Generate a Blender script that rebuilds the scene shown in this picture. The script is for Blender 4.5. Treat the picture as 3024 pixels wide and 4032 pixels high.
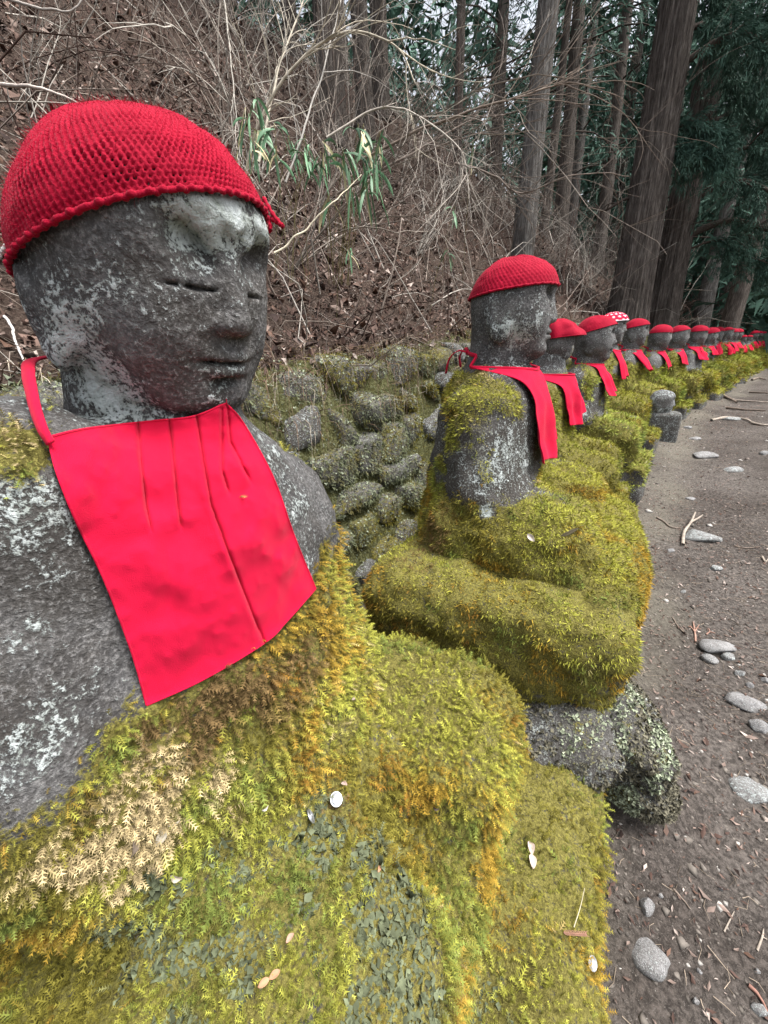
import bpy, math, os
import numpy as np
from mathutils import Matrix, Vector

for o in list(bpy.data.objects):
    bpy.data.objects.remove(o, do_unlink=True)
SC = bpy.context.scene
COL = SC.collection
PI = math.pi
rad = math.radians

# ---------------------------------------------------------------- camera
FPX = 1514.0                      # focal length in pixels of the 3024 px wide photograph
PITCH = rad(21.9); ROLL = rad(2.6)
CAMZ = 1.30
CAM = np.array([0.0, 0.0, CAMZ])
_R0 = np.array([1, 0, 0.0]); _U0 = np.array([0, math.sin(PITCH), math.cos(PITCH)])
CF = np.array([0, math.cos(PITCH), -math.sin(PITCH)])
CR = math.cos(ROLL) * _R0 - math.sin(ROLL) * _U0
CU = math.sin(ROLL) * _R0 + math.cos(ROLL) * _U0

def ray(px, py):
    return (px - 1512) / FPX * CR + (2016 - py) / FPX * CU + CF

def at_depth(px, py, z):
    return CAM + z * ray(px, py)

def at_height(px, py, h):
    d = ray(px, py)
    return CAM + d * ((h - CAM[2]) / d[2])

cam = bpy.data.cameras.new('camera')
cam.sensor_fit = 'HORIZONTAL'; cam.sensor_width = 36.0
cam.lens = 36.0 * FPX / 3024.0
cam.clip_start = 0.02; cam.clip_end = 500
camo = bpy.data.objects.new('camera', cam)
COL.objects.link(camo)
M = Matrix(((CR[0], CU[0], -CF[0], CAM[0]), (CR[1], CU[1], -CF[1], CAM[1]), (CR[2], CU[2], -CF[2], CAM[2]), (0, 0, 0, 1)))
camo.matrix_world = M
SC.camera = camo

# ---------------------------------------------------------------- world, sun, exposure
SUN_EL = 64; SUN_AZ = 110          # azimuth clockwise from +Y
w = bpy.data.worlds.new('World'); SC.world = w; w.use_nodes = True
nt = w.node_tree; nt.nodes.clear()
sky = nt.nodes.new('ShaderNodeTexSky'); sky.sky_type = 'NISHITA'; sky.sun_disc = False
sky.sun_elevation = rad(SUN_EL); sky.sun_rotation = rad(SUN_AZ)
sky.air_density = 1.0; sky.dust_density = 6.0; sky.ozone_density = 0.6
bg = nt.nodes.new('ShaderNodeBackground'); bg.inputs['Strength'].default_value = 0.15
hs = nt.nodes.new('ShaderNodeHueSaturation'); hs.inputs['Saturation'].default_value = 0.35
hs.inputs['Value'].default_value = 1.25
wo = nt.nodes.new('ShaderNodeOutputWorld')
nt.links.new(sky.outputs[0], hs.inputs['Color']); nt.links.new(hs.outputs[0], bg.inputs[0]); nt.links.new(bg.outputs[0], wo.inputs[0])
sl = bpy.data.lights.new('sun', 'SUN'); sl.energy = 2.2; sl.angle = rad(17); sl.color = (1.0, 0.97, 0.93)
so = bpy.data.objects.new('sun', sl); COL.objects.link(so)
sd = Vector((math.sin(rad(SUN_AZ)) * math.cos(rad(SUN_EL)), math.cos(rad(SUN_AZ)) * math.cos(rad(SUN_EL)), math.sin(rad(SUN_EL))))
so.rotation_euler = sd.to_track_quat('Z', 'Y').to_euler()
SC.view_settings.view_transform = 'Standard'; SC.view_settings.look = 'None'
SC.view_settings.gamma = 1.0; SC.view_settings.use_curve_mapping = False
SC.view_settings.exposure = 0.85
SC.render.engine = 'CYCLES'
SC.cycles.max_bounces = 6; SC.cycles.diffuse_bounces = 3

# ---------------------------------------------------------------- noise and meshing
_rng = np.random.default_rng(7)
TAB = _rng.random((32, 32, 32)).astype(np.float32)

def vnoise(P, sc, off=0.0):
    q = np.asarray(P, np.float32) * sc + off
    i = np.floor(q).astype(np.int32); f = q - i
    f = f * f * (3 - 2 * f)
    i &= 31; j = (i + 1) & 31
    x0, y0, z0 = i[..., 0], i[..., 1], i[..., 2]; x1, y1, z1 = j[..., 0], j[..., 1], j[..., 2]
    fx, fy, fz = f[..., 0], f[..., 1], f[..., 2]
    a = TAB[x0, y0, z0] * (1 - fx) + TAB[x1, y0, z0] * fx
    b = TAB[x0, y1, z0] * (1 - fx) + TAB[x1, y1, z0] * fx
    c = TAB[x0, y0, z1] * (1 - fx) + TAB[x1, y0, z1] * fx
    d = TAB[x0, y1, z1] * (1 - fx) + TAB[x1, y1, z1] * fx
    return (a * (1 - fy) + b * fy) * (1 - fz) + (c * (1 - fy) + d * fy) * fz

def fbm(P, sc, octs=4, off=0.0, gain=0.5):
    s = 0; a = 1; n = 0
    for k in range(octs):
        s = s + a * (vnoise(P, sc * 2.03 ** k, off + 7.3 * k) - 0.5); n += a; a *= gain
    return s / n * 2        # about -1..1

def sstep(a, b, x):
    t = np.clip((x - a) / (b - a), 0, 1)
    return t * t * (3 - 2 * t)

def surface_nets(fn, lo, hi, h):
    lo = np.array(lo, float); hi = np.array(hi, float)
    n = np.ceil((hi - lo) / h).astype(int) + 1
    ax = [lo[k] + h * np.arange(n[k]) for k in range(3)]
    X, Y, Z = np.meshgrid(*ax, indexing='ij')
    F = fn(np.stack([X, Y, Z], -1).astype(np.float32).reshape(-1, 3)).reshape(n)
    S = F < 0
    cs = tuple(n - 1)
    cids, cpts = [], []
    quads = []
    for a in range(3):
        b, c = (a + 1) % 3, (a + 2) % 3
        s0 = [slice(None)] * 3; s1 = [slice(None)] * 3
        s0[a] = slice(0, -1); s1[a] = slice(1, None)
        A = S[tuple(s0)]; B = S[tuple(s1)]
        ch = A != B
        F0 = F[tuple(s0)]; F1 = F[tuple(s1)]
        t = np.where(ch, F0 / np.where(ch, F0 - F1, 1), 0)
        idx = np.argwhere(ch)
        p = idx.astype(np.float32); p[:, a] += t[ch]
        for db in (0, 1):
            for dc in (0, 1):
                q = idx.copy(); q[:, b] -= db; q[:, c] -= dc
                ok = (q[:, b] >= 0) & (q[:, c] >= 0) & (q[:, b] < cs[b]) & (q[:, c] < cs[c])
                q = q[ok]
                fi = (q[:, 0] * cs[1] + q[:, 1]) * cs[2] + q[:, 2]; pk = p[ok]
                cids.append(fi); cpts.append(pk)
        ok = (idx[:, b] > 0) & (idx[:, c] > 0) & (idx[:, b] < cs[b]) & (idx[:, c] < cs[c])
        idx = idx[ok]; fl = A[ch][ok]
        def cell(db, dc):
            q = idx.copy(); q[:, b] -= db; q[:, c] -= dc
            return (q[:, 0] * cs[1] + q[:, 1]) * cs[2] + q[:, 2]
        qd = np.stack([cell(1, 1), cell(0, 1), cell(0, 0), cell(1, 0)], 1)
        qd[~fl] = qd[~fl][:, ::-1]
        quads.append(qd)
    quads = np.concatenate(quads)
    cids = np.concatenate(cids); cpts = np.concatenate(cpts)
    used, inv = np.unique(cids, return_inverse=True); nn = np.bincount(inv)
    acc = np.stack([np.bincount(inv, cpts[:, k]) for k in range(3)], 1) / nn[:, None]
    mp = -np.ones(cs[0] * cs[1] * cs[2], np.int64); mp[used] = np.arange(used.size)
    V = acc * h + lo
    return V, mp[quads]

def mesh_np(name, V, F, smooth=True, cols=None, attrs=None, mat=None):
    """V (n,3); F (m,k) array of equal sized faces."""
    me = bpy.data.meshes.new(name)
    V = np.ascontiguousarray(V, np.float32); F = np.ascontiguousarray(F, np.int32)
    m, k = F.shape
    me.vertices.add(len(V)); me.vertices.foreach_set('co', V.ravel())
    me.loops.add(m * k); me.loops.foreach_set('vertex_index', F.ravel())
    me.polygons.add(m); me.polygons.foreach_set('loop_start', np.arange(0, m * k, k, dtype=np.int32))
    me.polygons.foreach_set('loop_total', np.full(m, k, np.int32))
    me.update(calc_edges=True)
    if smooth:
        me.polygons.foreach_set('use_smooth', np.ones(m, bool))
    if cols is not None:
        a = me.color_attributes.new('tint', 'FLOAT_COLOR', 'POINT')
        c = np.ones((len(V), 4), np.float32); c[:, :3] = cols
        a.data.foreach_set('color', c.ravel())
    for kx, v in (attrs or {}).items():
        a = me.attributes.new(kx, 'FLOAT', 'POINT'); a.data.foreach_set('value', np.ascontiguousarray(v, np.float32))
    if mat: me.materials.append(mat)
    return me

def link(name, me, parent=None, loc=None, rotz=None):
    o = bpy.data.objects.new(name, me); COL.objects.link(o)
    if parent is not None: o.parent = parent
    if loc is not None: o.location = loc
    if rotz is not None: o.rotation_euler = (0, 0, rotz)
    return o

def tag(o, label=None, cat=None, group=None, kind=None):
    if label: o['label'] = label
    if cat: o['category'] = cat
    if group: o['group'] = group
    if kind: o['kind'] = kind
    return o

def thing(name, label, cat, loc=(0, 0, 0), rotz=0.0, group=None):
    o = bpy.data.objects.new(name, None); COL.objects.link(o)
    o.empty_display_size = 0.1
    o.location = loc; o.rotation_euler = (0, 0, rotz)
    return tag(o, label, cat, group)

def tris_of(F):
    return F if F.shape[1] == 3 else np.concatenate([F[:, [0, 1, 2]], F[:, [0, 2, 3]]])

def sample(V, F, n, rng, w=None):
    """n random points with normals on a mesh; w = per-vertex weight."""
    T = tris_of(F); a, b, c = V[T[:, 0]], V[T[:, 1]], V[T[:, 2]]
    N = np.cross(b - a, c - a); A = np.linalg.norm(N, axis=1)
    W = A.copy()
    if w is not None: W = W * np.clip(w[T].mean(1), 0, None)
    cw = np.cumsum(W); i = np.searchsorted(cw, rng.random(n) * cw[-1])
    i = np.clip(i, 0, len(T) - 1)
    r1 = np.sqrt(rng.random(n))[:, None]; r2 = rng.random(n)[:, None]
    P = (1 - r1) * a[i] + r1 * (1 - r2) * b[i] + r1 * r2 * c[i]
    return P, N[i] / (A[i][:, None] + 1e-12)

def unit(v): return v / (np.linalg.norm(v, axis=-1, keepdims=True) + 1e-12)

def vnormals(V, F):
    T = tris_of(F); n = np.cross(V[T[:, 1]] - V[T[:, 0]], V[T[:, 2]] - V[T[:, 0]])
    N = np.zeros_like(V, dtype=np.float64)
    for k in range(3): np.add.at(N, T[:, k], n)
    return unit(N)

def tubes(paths, radii, sides=4, cols=None):
    """paths: list of (n,3); radii: list of (n,) -> V,F,cols"""
    Vs, Fs, Cs = [], [], []; off = 0
    ang = np.arange(sides) * 2 * PI / sides
    ca, sa = np.cos(ang), np.sin(ang)
    for k, (p, r) in enumerate(zip(paths, radii)):
        p = np.asarray(p, float); n = len(p)
        if n < 2: continue
        t = np.gradient(p, axis=0); t = unit(t)
        ref = np.array([0.31, 0.17, 0.93]) if abs(t[0, 2]) < 0.9 else np.array([1.0, 0.1, 0])
        u = unit(np.cross(t, ref)); v = np.cross(t, u)
        r = np.broadcast_to(np.asarray(r, float), (n,))
        ring = p[:, None] + r[:, None, None] * (ca[None, :, None] * u[:, None] + sa[None, :, None] * v[:, None])
        Vs.append(ring.reshape(-1, 3))
        i = np.arange(n - 1)[:, None] * sides; j = np.arange(sides)[None]; j2 = (j + 1) % sides
        Fs.append(np.stack([i + j, i + j2, i + sides + j2, i + sides + j], -1).reshape(-1, 4) + off)
        if cols is not None: Cs.append(np.broadcast_to(cols[k], (n * sides, 3)))
        off += n * sides
    return np.concatenate(Vs), np.concatenate(Fs), (np.concatenate(Cs) if cols is not None else None)

# ---------------------------------------------------------------- materials
def mat_new(name, rough=0.9, spec=0.2):
    m = bpy.data.materials.new(name); m.use_nodes = True
    nt = m.node_tree; b = nt.nodes['Principled BSDF']
    b.inputs['Roughness'].default_value = rough
    b.inputs['Specular IOR Level'].default_value = spec
    return m, nt, b

def N(nt, t, **kw):
    n = nt.nodes.new(t)
    for k, v in kw.items():
        if k in n.inputs: n.inputs[k].default_value = v
        else: setattr(n, k, v)
    return n

def noise(nt, scale, detail=4, rough=0.55, vec=None, dist=0.0):
    n = N(nt, 'ShaderNodeTexNoise', Scale=scale, Detail=detail, Roughness=rough, Distortion=dist)
    if vec is not None: nt.links.new(vec, n.inputs['Vector'])
    return n

def ramp(nt, src, stops):
    r = nt.nodes.new('ShaderNodeValToRGB')
    while len(r.color_ramp.elements) < len(stops): r.color_ramp.elements.new(0.5)
    for e, (p, c) in zip(r.color_ramp.elements, stops):
        e.position = p; e.color = (*c, 1) if len(c) == 3 else c
    nt.links.new(src, r.inputs[0]); return r

def mix(nt, fac, a, b, mode='MIX'):
    m = nt.nodes.new('ShaderNodeMix'); m.data_type = 'RGBA'; m.blend_type = mode
    for s, v in ((0, fac), (6, a), (7, b)):
        if isinstance(v, (int, float)): m.inputs[s].default_value = v
        elif isinstance(v, tuple): m.inputs[s].default_value = (*v, 1)
        else: nt.links.new(v, m.inputs[s])
    return m.outputs[2]

def math_(nt, op, a, b=None, clamp=False):
    m = nt.nodes.new('ShaderNodeMath'); m.operation = op; m.use_clamp = clamp
    for s, v in ((0, a), (1, b)):
        if v is None: continue
        if isinstance(v, (int, float)): m.inputs[s].default_value = v
        else: nt.links.new(v, m.inputs[s])
    return m.outputs[0]

def bump(nt, b, h, strength=0.5, dist=0.01, chain=None):
    n = nt.nodes.new('ShaderNodeBump'); n.inputs['Strength'].default_value = strength; n.inputs['Distance'].default_value = dist
    nt.links.new(h, n.inputs['Height'])
    if chain is not None: nt.links.new(chain, n.inputs['Normal'])
    nt.links.new(n.outputs[0], b.inputs['Normal']); return n.outputs[0]

def coord(nt): return nt.nodes.new('ShaderNodeTexCoord').outputs['Object']

def mat_stone(name, dark=(0.085, 0.084, 0.086), light=(0.36, 0.355, 0.35), s=1.0):
    m, nt, b = mat_new(name, 0.92, 0.15)
    co = coord(nt)
    n1 = noise(nt, 9 * s, 5, 0.6, co); n2 = noise(nt, 160 * s, 4, 0.75, co); n3 = noise(nt, 38 * s, 5, 0.7, co, 0.4)
    base = ramp(nt, n1.outputs[0], [(0.3, dark), (0.72, tuple(0.55 * x + 0.45 * y for x, y in zip(dark, light)))]).outputs[0]
    sp = ramp(nt, n2.outputs[0], [(0.40, (0.35,) * 3), (0.60, (1.1,) * 3)]).outputs[0]
    base = mix(nt, 0.75, base, sp, 'MULTIPLY')
    n4 = noise(nt, 5.5 * s, 6, 0.7, co, 0.6)
    st = ramp(nt, n4.outputs[0], [(0.44, (0, 0, 0)), (0.60, (1, 1, 1))]).outputs[0]
    base = mix(nt, math_(nt, 'MULTIPLY', st, 0.5), base, (0.045, 0.038, 0.030))
    spk = ramp(nt, n2.outputs[0], [(0.53, (0, 0, 0)), (0.68, (1, 1, 1))]).outputs[0]
    base = mix(nt, math_(nt, 'MULTIPLY', spk, 0.6), base, light)
    at = N(nt, 'ShaderNodeAttribute', attribute_name='lichen')
    # pale crust lichen: broken up by two scales of noise, biased by the painted attribute
    l1 = math_(nt, 'MULTIPLY', math_(nt, 'SUBTRACT', n3.outputs[0], 0.5), 2.2)
    l2 = math_(nt, 'MULTIPLY', math_(nt, 'SUBTRACT', n2.outputs[0], 0.5), 3.2)
    lm = math_(nt, 'ADD', math_(nt, 'ADD', l1, l2), at.outputs['Fac'])
    lf = ramp(nt, lm, [(0.46, (0, 0, 0)), (0.74, (1, 1, 1))]).outputs[0]
    lcol = ramp(nt, n3.outputs[0], [(0.35, (0.27, 0.31, 0.27)), (0.62, (0.60, 0.66, 0.66))]).outputs[0]
    base = mix(nt, math_(nt, 'MULTIPLY', lf, 0.82), base, lcol)
    am = N(nt, 'ShaderNodeAttribute', attribute_name='moss')
    mm = math_(nt, 'ADD', math_(nt, 'ADD', l1, math_(nt, 'MULTIPLY', l2, 0.6)), am.outputs['Fac'])
    mf = ramp(nt, mm, [(0.5, (0, 0, 0)), (0.8, (1, 1, 1))]).outputs[0]
    mcol = ramp(nt, n2.outputs[0], [(0.32, (0.05, 0.042, 0.014)), (0.5, (0.15, 0.135, 0.035)), (0.66, (0.27, 0.245, 0.07))]).outputs[0]
    base = mix(nt, mf, base, mcol)
    nt.links.new(base, b.inputs['Base Color'])
    hh = math_(nt, 'ADD', math_(nt, 'MULTIPLY', n3.outputs[0], 1.0), math_(nt, 'MULTIPLY', n2.outputs[0], 0.55))
    hh = math_(nt, 'ADD', hh, math_(nt, 'MULTIPLY', lf, 0.15))
    bump(nt, b, hh, 1.0, 0.010 / s)
    return m

def mat_attr(name, rough=0.9, spec=0.1, vary=0.25, scale=60, sub=0.0, bmp=0.0):
    m, nt, b = mat_new(name, rough, spec)
    a = N(nt, 'ShaderNodeAttribute', attribute_name='tint')
    n = noise(nt, scale, 3, 0.6, coord(nt))
    r = ramp(nt, n.outputs[0], [(0.3, (1 - vary,) * 3), (0.7, (1 + vary * 0.6,) * 3)])
    nt.links.new(mix(nt, 1.0, a.outputs['Color'], r.outputs[0], 'MULTIPLY'), b.inputs['Base Color'])
    if bmp: bump(nt, b, n.outputs[0], bmp, 0.01)
    return m

M_STONE = mat_stone('weathered_stone')
M_STONED = mat_stone('dark_lichened_stone', (0.048, 0.044, 0.040), (0.27, 0.26, 0.25))
M_STONE2 = mat_stone('weathered_stone_pale', (0.085, 0.082, 0.078), (0.30, 0.29, 0.275))
M_MOSS = mat_attr('moss', 0.95, 0.05, 0.3, 40)
def mat_cloth(name, col, scale=900):
    m, nt, b = mat_new(name, 0.85, 0.15)
    co = coord(nt); n = noise(nt, 7, 3, 0.5, co); n2 = noise(nt, scale, 2, 0.5, co)
    r = ramp(nt, n.outputs[0], [(0.3, tuple(0.80 * c for c in col)), (0.7, col)])
    nt.links.new(r.outputs[0], b.inputs['Base Color'])
    b.inputs['Sheen Weight'].default_value = 0.15; b.inputs['Sheen Roughness'].default_value = 0.4
    b.inputs['Sheen Tint'].default_value = (1, 0.45, 0.5, 1)
    bump(nt, b, n2.outputs[0], 0.5, 0.0025)
    return m
M_BIB = mat_cloth('red_cotton', (0.56, 0.004, 0.040))
M_WOOL = mat_cloth('red_wool', (0.33, 0.0012, 0.022), 500)
# ---------------------------------------------------------------- signed distance shapes
def ell(p, c, r):
    q = (p - np.array(c, np.float32)) / np.array(r, np.float32)
    k = np.sqrt((q * q).sum(-1)); return (k - 1) * min(r)

def ellr(p, c, r, yaw=0, pitch=0):
    q = p - np.array(c, np.float32)
    x, y, z = q[..., 0], q[..., 1], q[..., 2]
    if yaw: x, y = x * math.cos(yaw) + y * math.sin(yaw), -x * math.sin(yaw) + y * math.cos(yaw)
    if pitch: x, z = x * math.cos(pitch) - z * math.sin(pitch), x * math.sin(pitch) + z * math.cos(pitch)
    return (np.sqrt((x / r[0]) ** 2 + (y / r[1]) ** 2 + (z / r[2]) ** 2) - 1) * min(r)

def cap(p, a, b, ra, rb=None):
    rb = ra if rb is None else rb
    a = np.array(a, np.float32); b = np.array(b, np.float32); d = b - a
    t = np.clip(((p - a) @ d) / (d @ d), 0, 1)
    return np.linalg.norm(p - a - t[..., None] * d, axis=-1) - (ra + (rb - ra) * t)

def rbox(p, c, h, r):
    q = np.abs(p - np.array(c, np.float32)) - (np.array(h, np.float32) - r)
    return np.linalg.norm(np.maximum(q, 0), axis=-1) + np.minimum(q.max(-1), 0) - r

def su(a, b, k):
    h = np.clip(0.5 + 0.5 * (b - a) / k, 0, 1); return b + (a - b) * h - k * h * (1 - h)

def ss(a, b, k):     # a minus b
    return -su(-a, b, k)

def near_noise(d, p, band, layers):
    m = np.abs(d) < band
    if m.any():
        q = p[m]; a = 0
        for sc, oc, off, amp in layers: a = a + fbm(q, sc, oc, off) * amp
        d = d.copy(); d[m] += a
    return d

def head_sdf(p, v):
    """head frame: origin at head centre, +x face, +y statue's left, z up"""
    w = v.get('hw', 1.0)
    p = p.copy(); p[..., 1] = p[..., 1] / w
    d = ell(p, (-0.002, 0, 0.026), (0.142, 0.143, 0.132))
    d = su(d, ell(p, (0.006, 0, -0.050), (0.134, 0.136, 0.132)), 0.07)
    d = su(d, cap(p, (-0.03, 0, -0.10), (-0.04, 0, -0.26), 0.108, 0.125), 0.03)
    fx = p[..., 0]
    ay = np.abs(p[..., 1]); q = p.copy(); q[..., 1] = ay
    # forehead to face plane, cheeks, chin
    d = su(d, ell(p, (0.066, 0, 0.062), (0.088, 0.106, 0.066)), 0.05)
    d = su(d, ell(q, (0.085, 0.058, -0.070), (0.052, 0.052, 0.062)), 0.04)
    d = su(d, ell(p, (0.098, 0, -0.155), (0.046, 0.062, 0.034)), 0.045)
    # socket under the brow, carved
    d = ss(d, ellr(q, (0.166, 0.052, 0.030), (0.046, 0.050, 0.036), 0.0), 0.014)
    # brow arc
    pts = [(0.139, 0.010, 0.020), (0.140, 0.030, 0.052), (0.126, 0.064, 0.070), (0.094, 0.104, 0.060)]
    for a, b in zip(pts[:-1], pts[1:]):
        d = su(d, cap(q, a, b, 0.010), 0.013)
    # lid
    d = su(d, ellr(q, (0.112, 0.053, 0.002), (0.026, 0.040, 0.030), 0.35), 0.010)
    d = ss(d, ellr(q, (0.141, 0.055, -0.014), (0.0165, 0.033, 0.0034), 0.35), 0.004)
    # nose
    d = su(d, cap(p, (0.132, 0, 0.035), (0.156, 0, -0.048), 0.014, 0.021), 0.012)
    d = su(d, ell(q, (0.145, 0.020, -0.052), (0.020, 0.014, 0.013)), 0.008)
    d = ss(d, ell(p, (0.166, 0, -0.078), (0.030, 0.032, 0.010)), 0.007)
    # mouth
    d = su(d, ell(p, (0.112, 0, -0.100), (0.040, 0.046, 0.036)), 0.02)
    d = su(d, ell(p, (0.146, 0, -0.094), (0.014, 0.034, 0.009)), 0.006)
    d = su(d, ell(p, (0.142, 0, -0.116), (0.016, 0.030, 0.010)), 0.006)
    d = ss(d, ell(p, (0.157, 0, -0.1035), (0.021, 0.034, 0.0030)), 0.003)
    d = ss(d, ell(p, (0.150, 0, -0.130), (0.018, 0.024, 0.006)), 0.006)
    # long ears
    e = ellr(q, (-0.022, 0.136, -0.035), (0.040, 0.020, 0.098), 0.0, -0.08)
    e = ss(e, ellr(q, (-0.014, 0.155, 0.000), (0.020, 0.016, 0.045), 0.0, -0.08), 0.008)
    e = ss(e, ellr(q, (-0.020, 0.158, -0.090), (0.011, 0.014, 0.028), 0.0, -0.08), 0.008)
    d = su(d, e, 0.012)
    return near_noise(d, p, 0.03, ((14, 3, v.get('seed', 0), 0.006), (60, 3, 3.1, 0.0016)))

PROF = np.array([   # z, rx, ry, cx
    (0.30, 0.29, 0.49, -0.06), (0.45, 0.285, 0.47, -0.06), (0.62, 0.27, 0.43, -0.06), (0.80, 0.245, 0.385, -0.06), (0.95, 0.22, 0.35, -0.055),
    (1.05, 0.205, 0.325, -0.05), (1.12, 0.19, 0.295, -0.045), (1.17, 0.172, 0.26, -0.045), (1.21, 0.150, 0.215, -0.04), (1.24, 0.128, 0.165, -0.04),
    (1.265, 0.112, 0.125, -0.035), (1.30, 0.104, 0.108, -0.03), (1.42, 0.09, 0.09, -0.03), (1.6, 0.01, 0.01, -0.03)])
def body_sdf(p, v):
    z = p[..., 2]
    pr = v.get('prof', PROF)
    rx = np.interp(z, pr[:, 0], pr[:, 1]); ry = np.interp(z, pr[:, 0], pr[:, 2]) * v.get('bw', 1.0); cx = np.interp(z, pr[:, 0], pr[:, 3])
    k = np.sqrt(((p[..., 0] - cx) / rx) ** 2 + (p[..., 1] / ry) ** 2)
    d = (k - 1) * np.minimum(rx, ry) * 0.8
    q = p.copy(); q[..., 1] = np.abs(q[..., 1])
    bw = v.get('bw', 1.0)
    # arms under the robe
    az_ = v.get('armz', 0.0)
    d = su(d, cap(q, (-0.02, 0.25 * bw, 1.08), (0.0, 0.345 * bw, 0.80 + az_), 0.075, 0.08), 0.10)
    d = su(d, cap(q, (0.02, 0.345 * bw, 0.80 + az_), (0.22, 0.07, 0.70 + az_), 0.08, 0.06), 0.06)
    # lap and knees
    kx = v.get('kx', 0.0); kz = v.get('kz', 0.0); kw = v.get('kw', 1.0)
    p = p.copy(); p[..., 1] /= kw; q = q.copy(); q[..., 1] /= kw
    d = su(d, rbox(p, (0.14 + kx * 0.5, 0, 0.57 + kz), (0.32 + kx * 0.5, 0.45, 0.19), 0.11), 0.055)
    d = su(d, ellr(q, (0.20 + kx, 0.29, 0.62 + kz), (0.27, 0.20, 0.175), 0.35, 0.12), 0.05)
    d = ss(d, ell(p, (0.50 + kx, 0, 0.74 + kz), (0.22, 0.10, 0.14)), 0.06)
    for c, r in v.get('xtra', []): d = su(d, ell(p, c, r), 0.06)
    d = np.maximum(d, v.get('cut', 0.30) - z)
    return near_noise(d, p, 0.1, ((5, 3, v.get('seed', 0), 0.022), (26, 3, 2.2, 0.007)))

def ped_sdf(p, v):
    a = v.get('ped', (0.16, 0, 0.16, 0.53, 0.56, 0.30, 0.10))
    d = rbox(p, a[0:3], a[3:6], a[6])
    a = v.get('foot')
    if a is not None: d = su(d, rbox(p, a[0:3], a[3:6], a[6]), 0.06)
    return near_noise(d, p, 0.12, ((4, 2, v.get('seed', 0) + 5, 0.035), (22, 3, 4.4, 0.012)))

def rotm(yaw, bow):
    c, s = math.cos(yaw), math.sin(yaw); cb, sb = math.cos(bow), math.sin(bow)
    Rz = np.array([[c, -s, 0], [s, c, 0], [0, 0, 1]]); Ry = np.array([[cb, 0, sb], [0, 1, 0], [-sb, 0, cb]])
    return Rz @ Ry

HC = np.array([0.0, 0.0, 1.455])      # head centre in the statue's frame

class Statue:
    def __init__(s, hpos, az, S=1.0, hs=1.0, hyaw=0.0, bow=0.0, v=None, hx=0.0):
        """hpos: world position of the head centre; az: facing azimuth (deg, clockwise from +Y)"""
        s.v = v or {}; s.S = S; s.hs = hs
        s.rz = rad(90 - az); c, n = math.cos(s.rz), math.sin(s.rz)
        s.R = np.array([[c, -n, 0], [n, c, 0], [0, 0, 1]])
        s.hc = (HC + np.array([hx, 0, 0])) * S
        s.loc = np.asarray(hpos) - s.R @ s.hc
        s.RH = rotm(rad(hyaw), rad(bow))
    def to_local(s, P): return (np.asarray(P) - s.loc) @ s.R
    def to_world(s, P): return np.asarray(P) @ s.R.T + s.loc
    def head(s, P):      # local statue coords
        q = ((P - s.hc) @ s.RH) / s.hs
        return head_sdf(q.astype(np.float32), s.v) * s.hs
    def body(s, P): return body_sdf((P / s.S).astype(np.float32), s.v) * s.S
    def ped(s, P): return ped_sdf((P / s.S).astype(np.float32), s.v) * s.S
    def all(s, P): return np.minimum(np.minimum(s.head(P), s.body(P)), s.ped(P))

def march(fn, O, D, tmax=3.0, n=70, t0=0.0):
    t = np.full(len(O), t0)
    for _ in range(n):
        d = fn(O + D * t[:, None]); t = t + np.clip(d * 0.7, -0.05, 0.2)
        t = np.minimum(t, tmax)
    return t
# ---------------------------------------------------------------- the row of statues
def SP(px, py, z, az=None, **k):
    h = at_depth(px, py, z)
    if az is None: az = math.degrees(math.atan2(h[0], h[1])) + 99; k['hyaw'] = k.get('hyaw', 0) + 7
    return Statue(h, az, **k)

S1 = SP(600, 1060, 0.56, 118, S=1.15, hyaw=2, bow=12,
        v=dict(bw=0.72, kw=0.95, kz=-0.145, seed=1.0, ped=(0.17, 0, 0.035, 0.51, 0.60, 0.28, 0.10), foot=(0.12, 0, -0.2, 0.44, 0.56, 0.3, 0.1),
               cut=0.18, xtra=[((-0.06, -0.23, 1.20), (0.15, 0.16, 0.13)), ((0.20, -0.30, 0.44), (0.30, 0.28, 0.20)), ((-0.05, -0.31, 0.92), (0.15, 0.14, 0.24))], armz=-0.13))
S2 = SP(2008, 1210, 1.50, 120, hyaw=7, v=dict(seed=2.3, bw=0.93, ped=(0.11, -0.02, 0.27, 0.45, 0.66, 0.30, 0.11), foot=(0.04, 0, -0.05, 0.36, 0.5, 0.3, 0.1), kx=-0.03, xtra=[((0.45, -0.02, 0.47), (0.17, 0.58, 0.19))]))
PB = (0.15, 0, 0.27, 0.45, 0.34, 0.15, 0.03); FB = (0.14, 0, 0.05, 0.42, 0.31, 0.25, 0.03)
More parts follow.
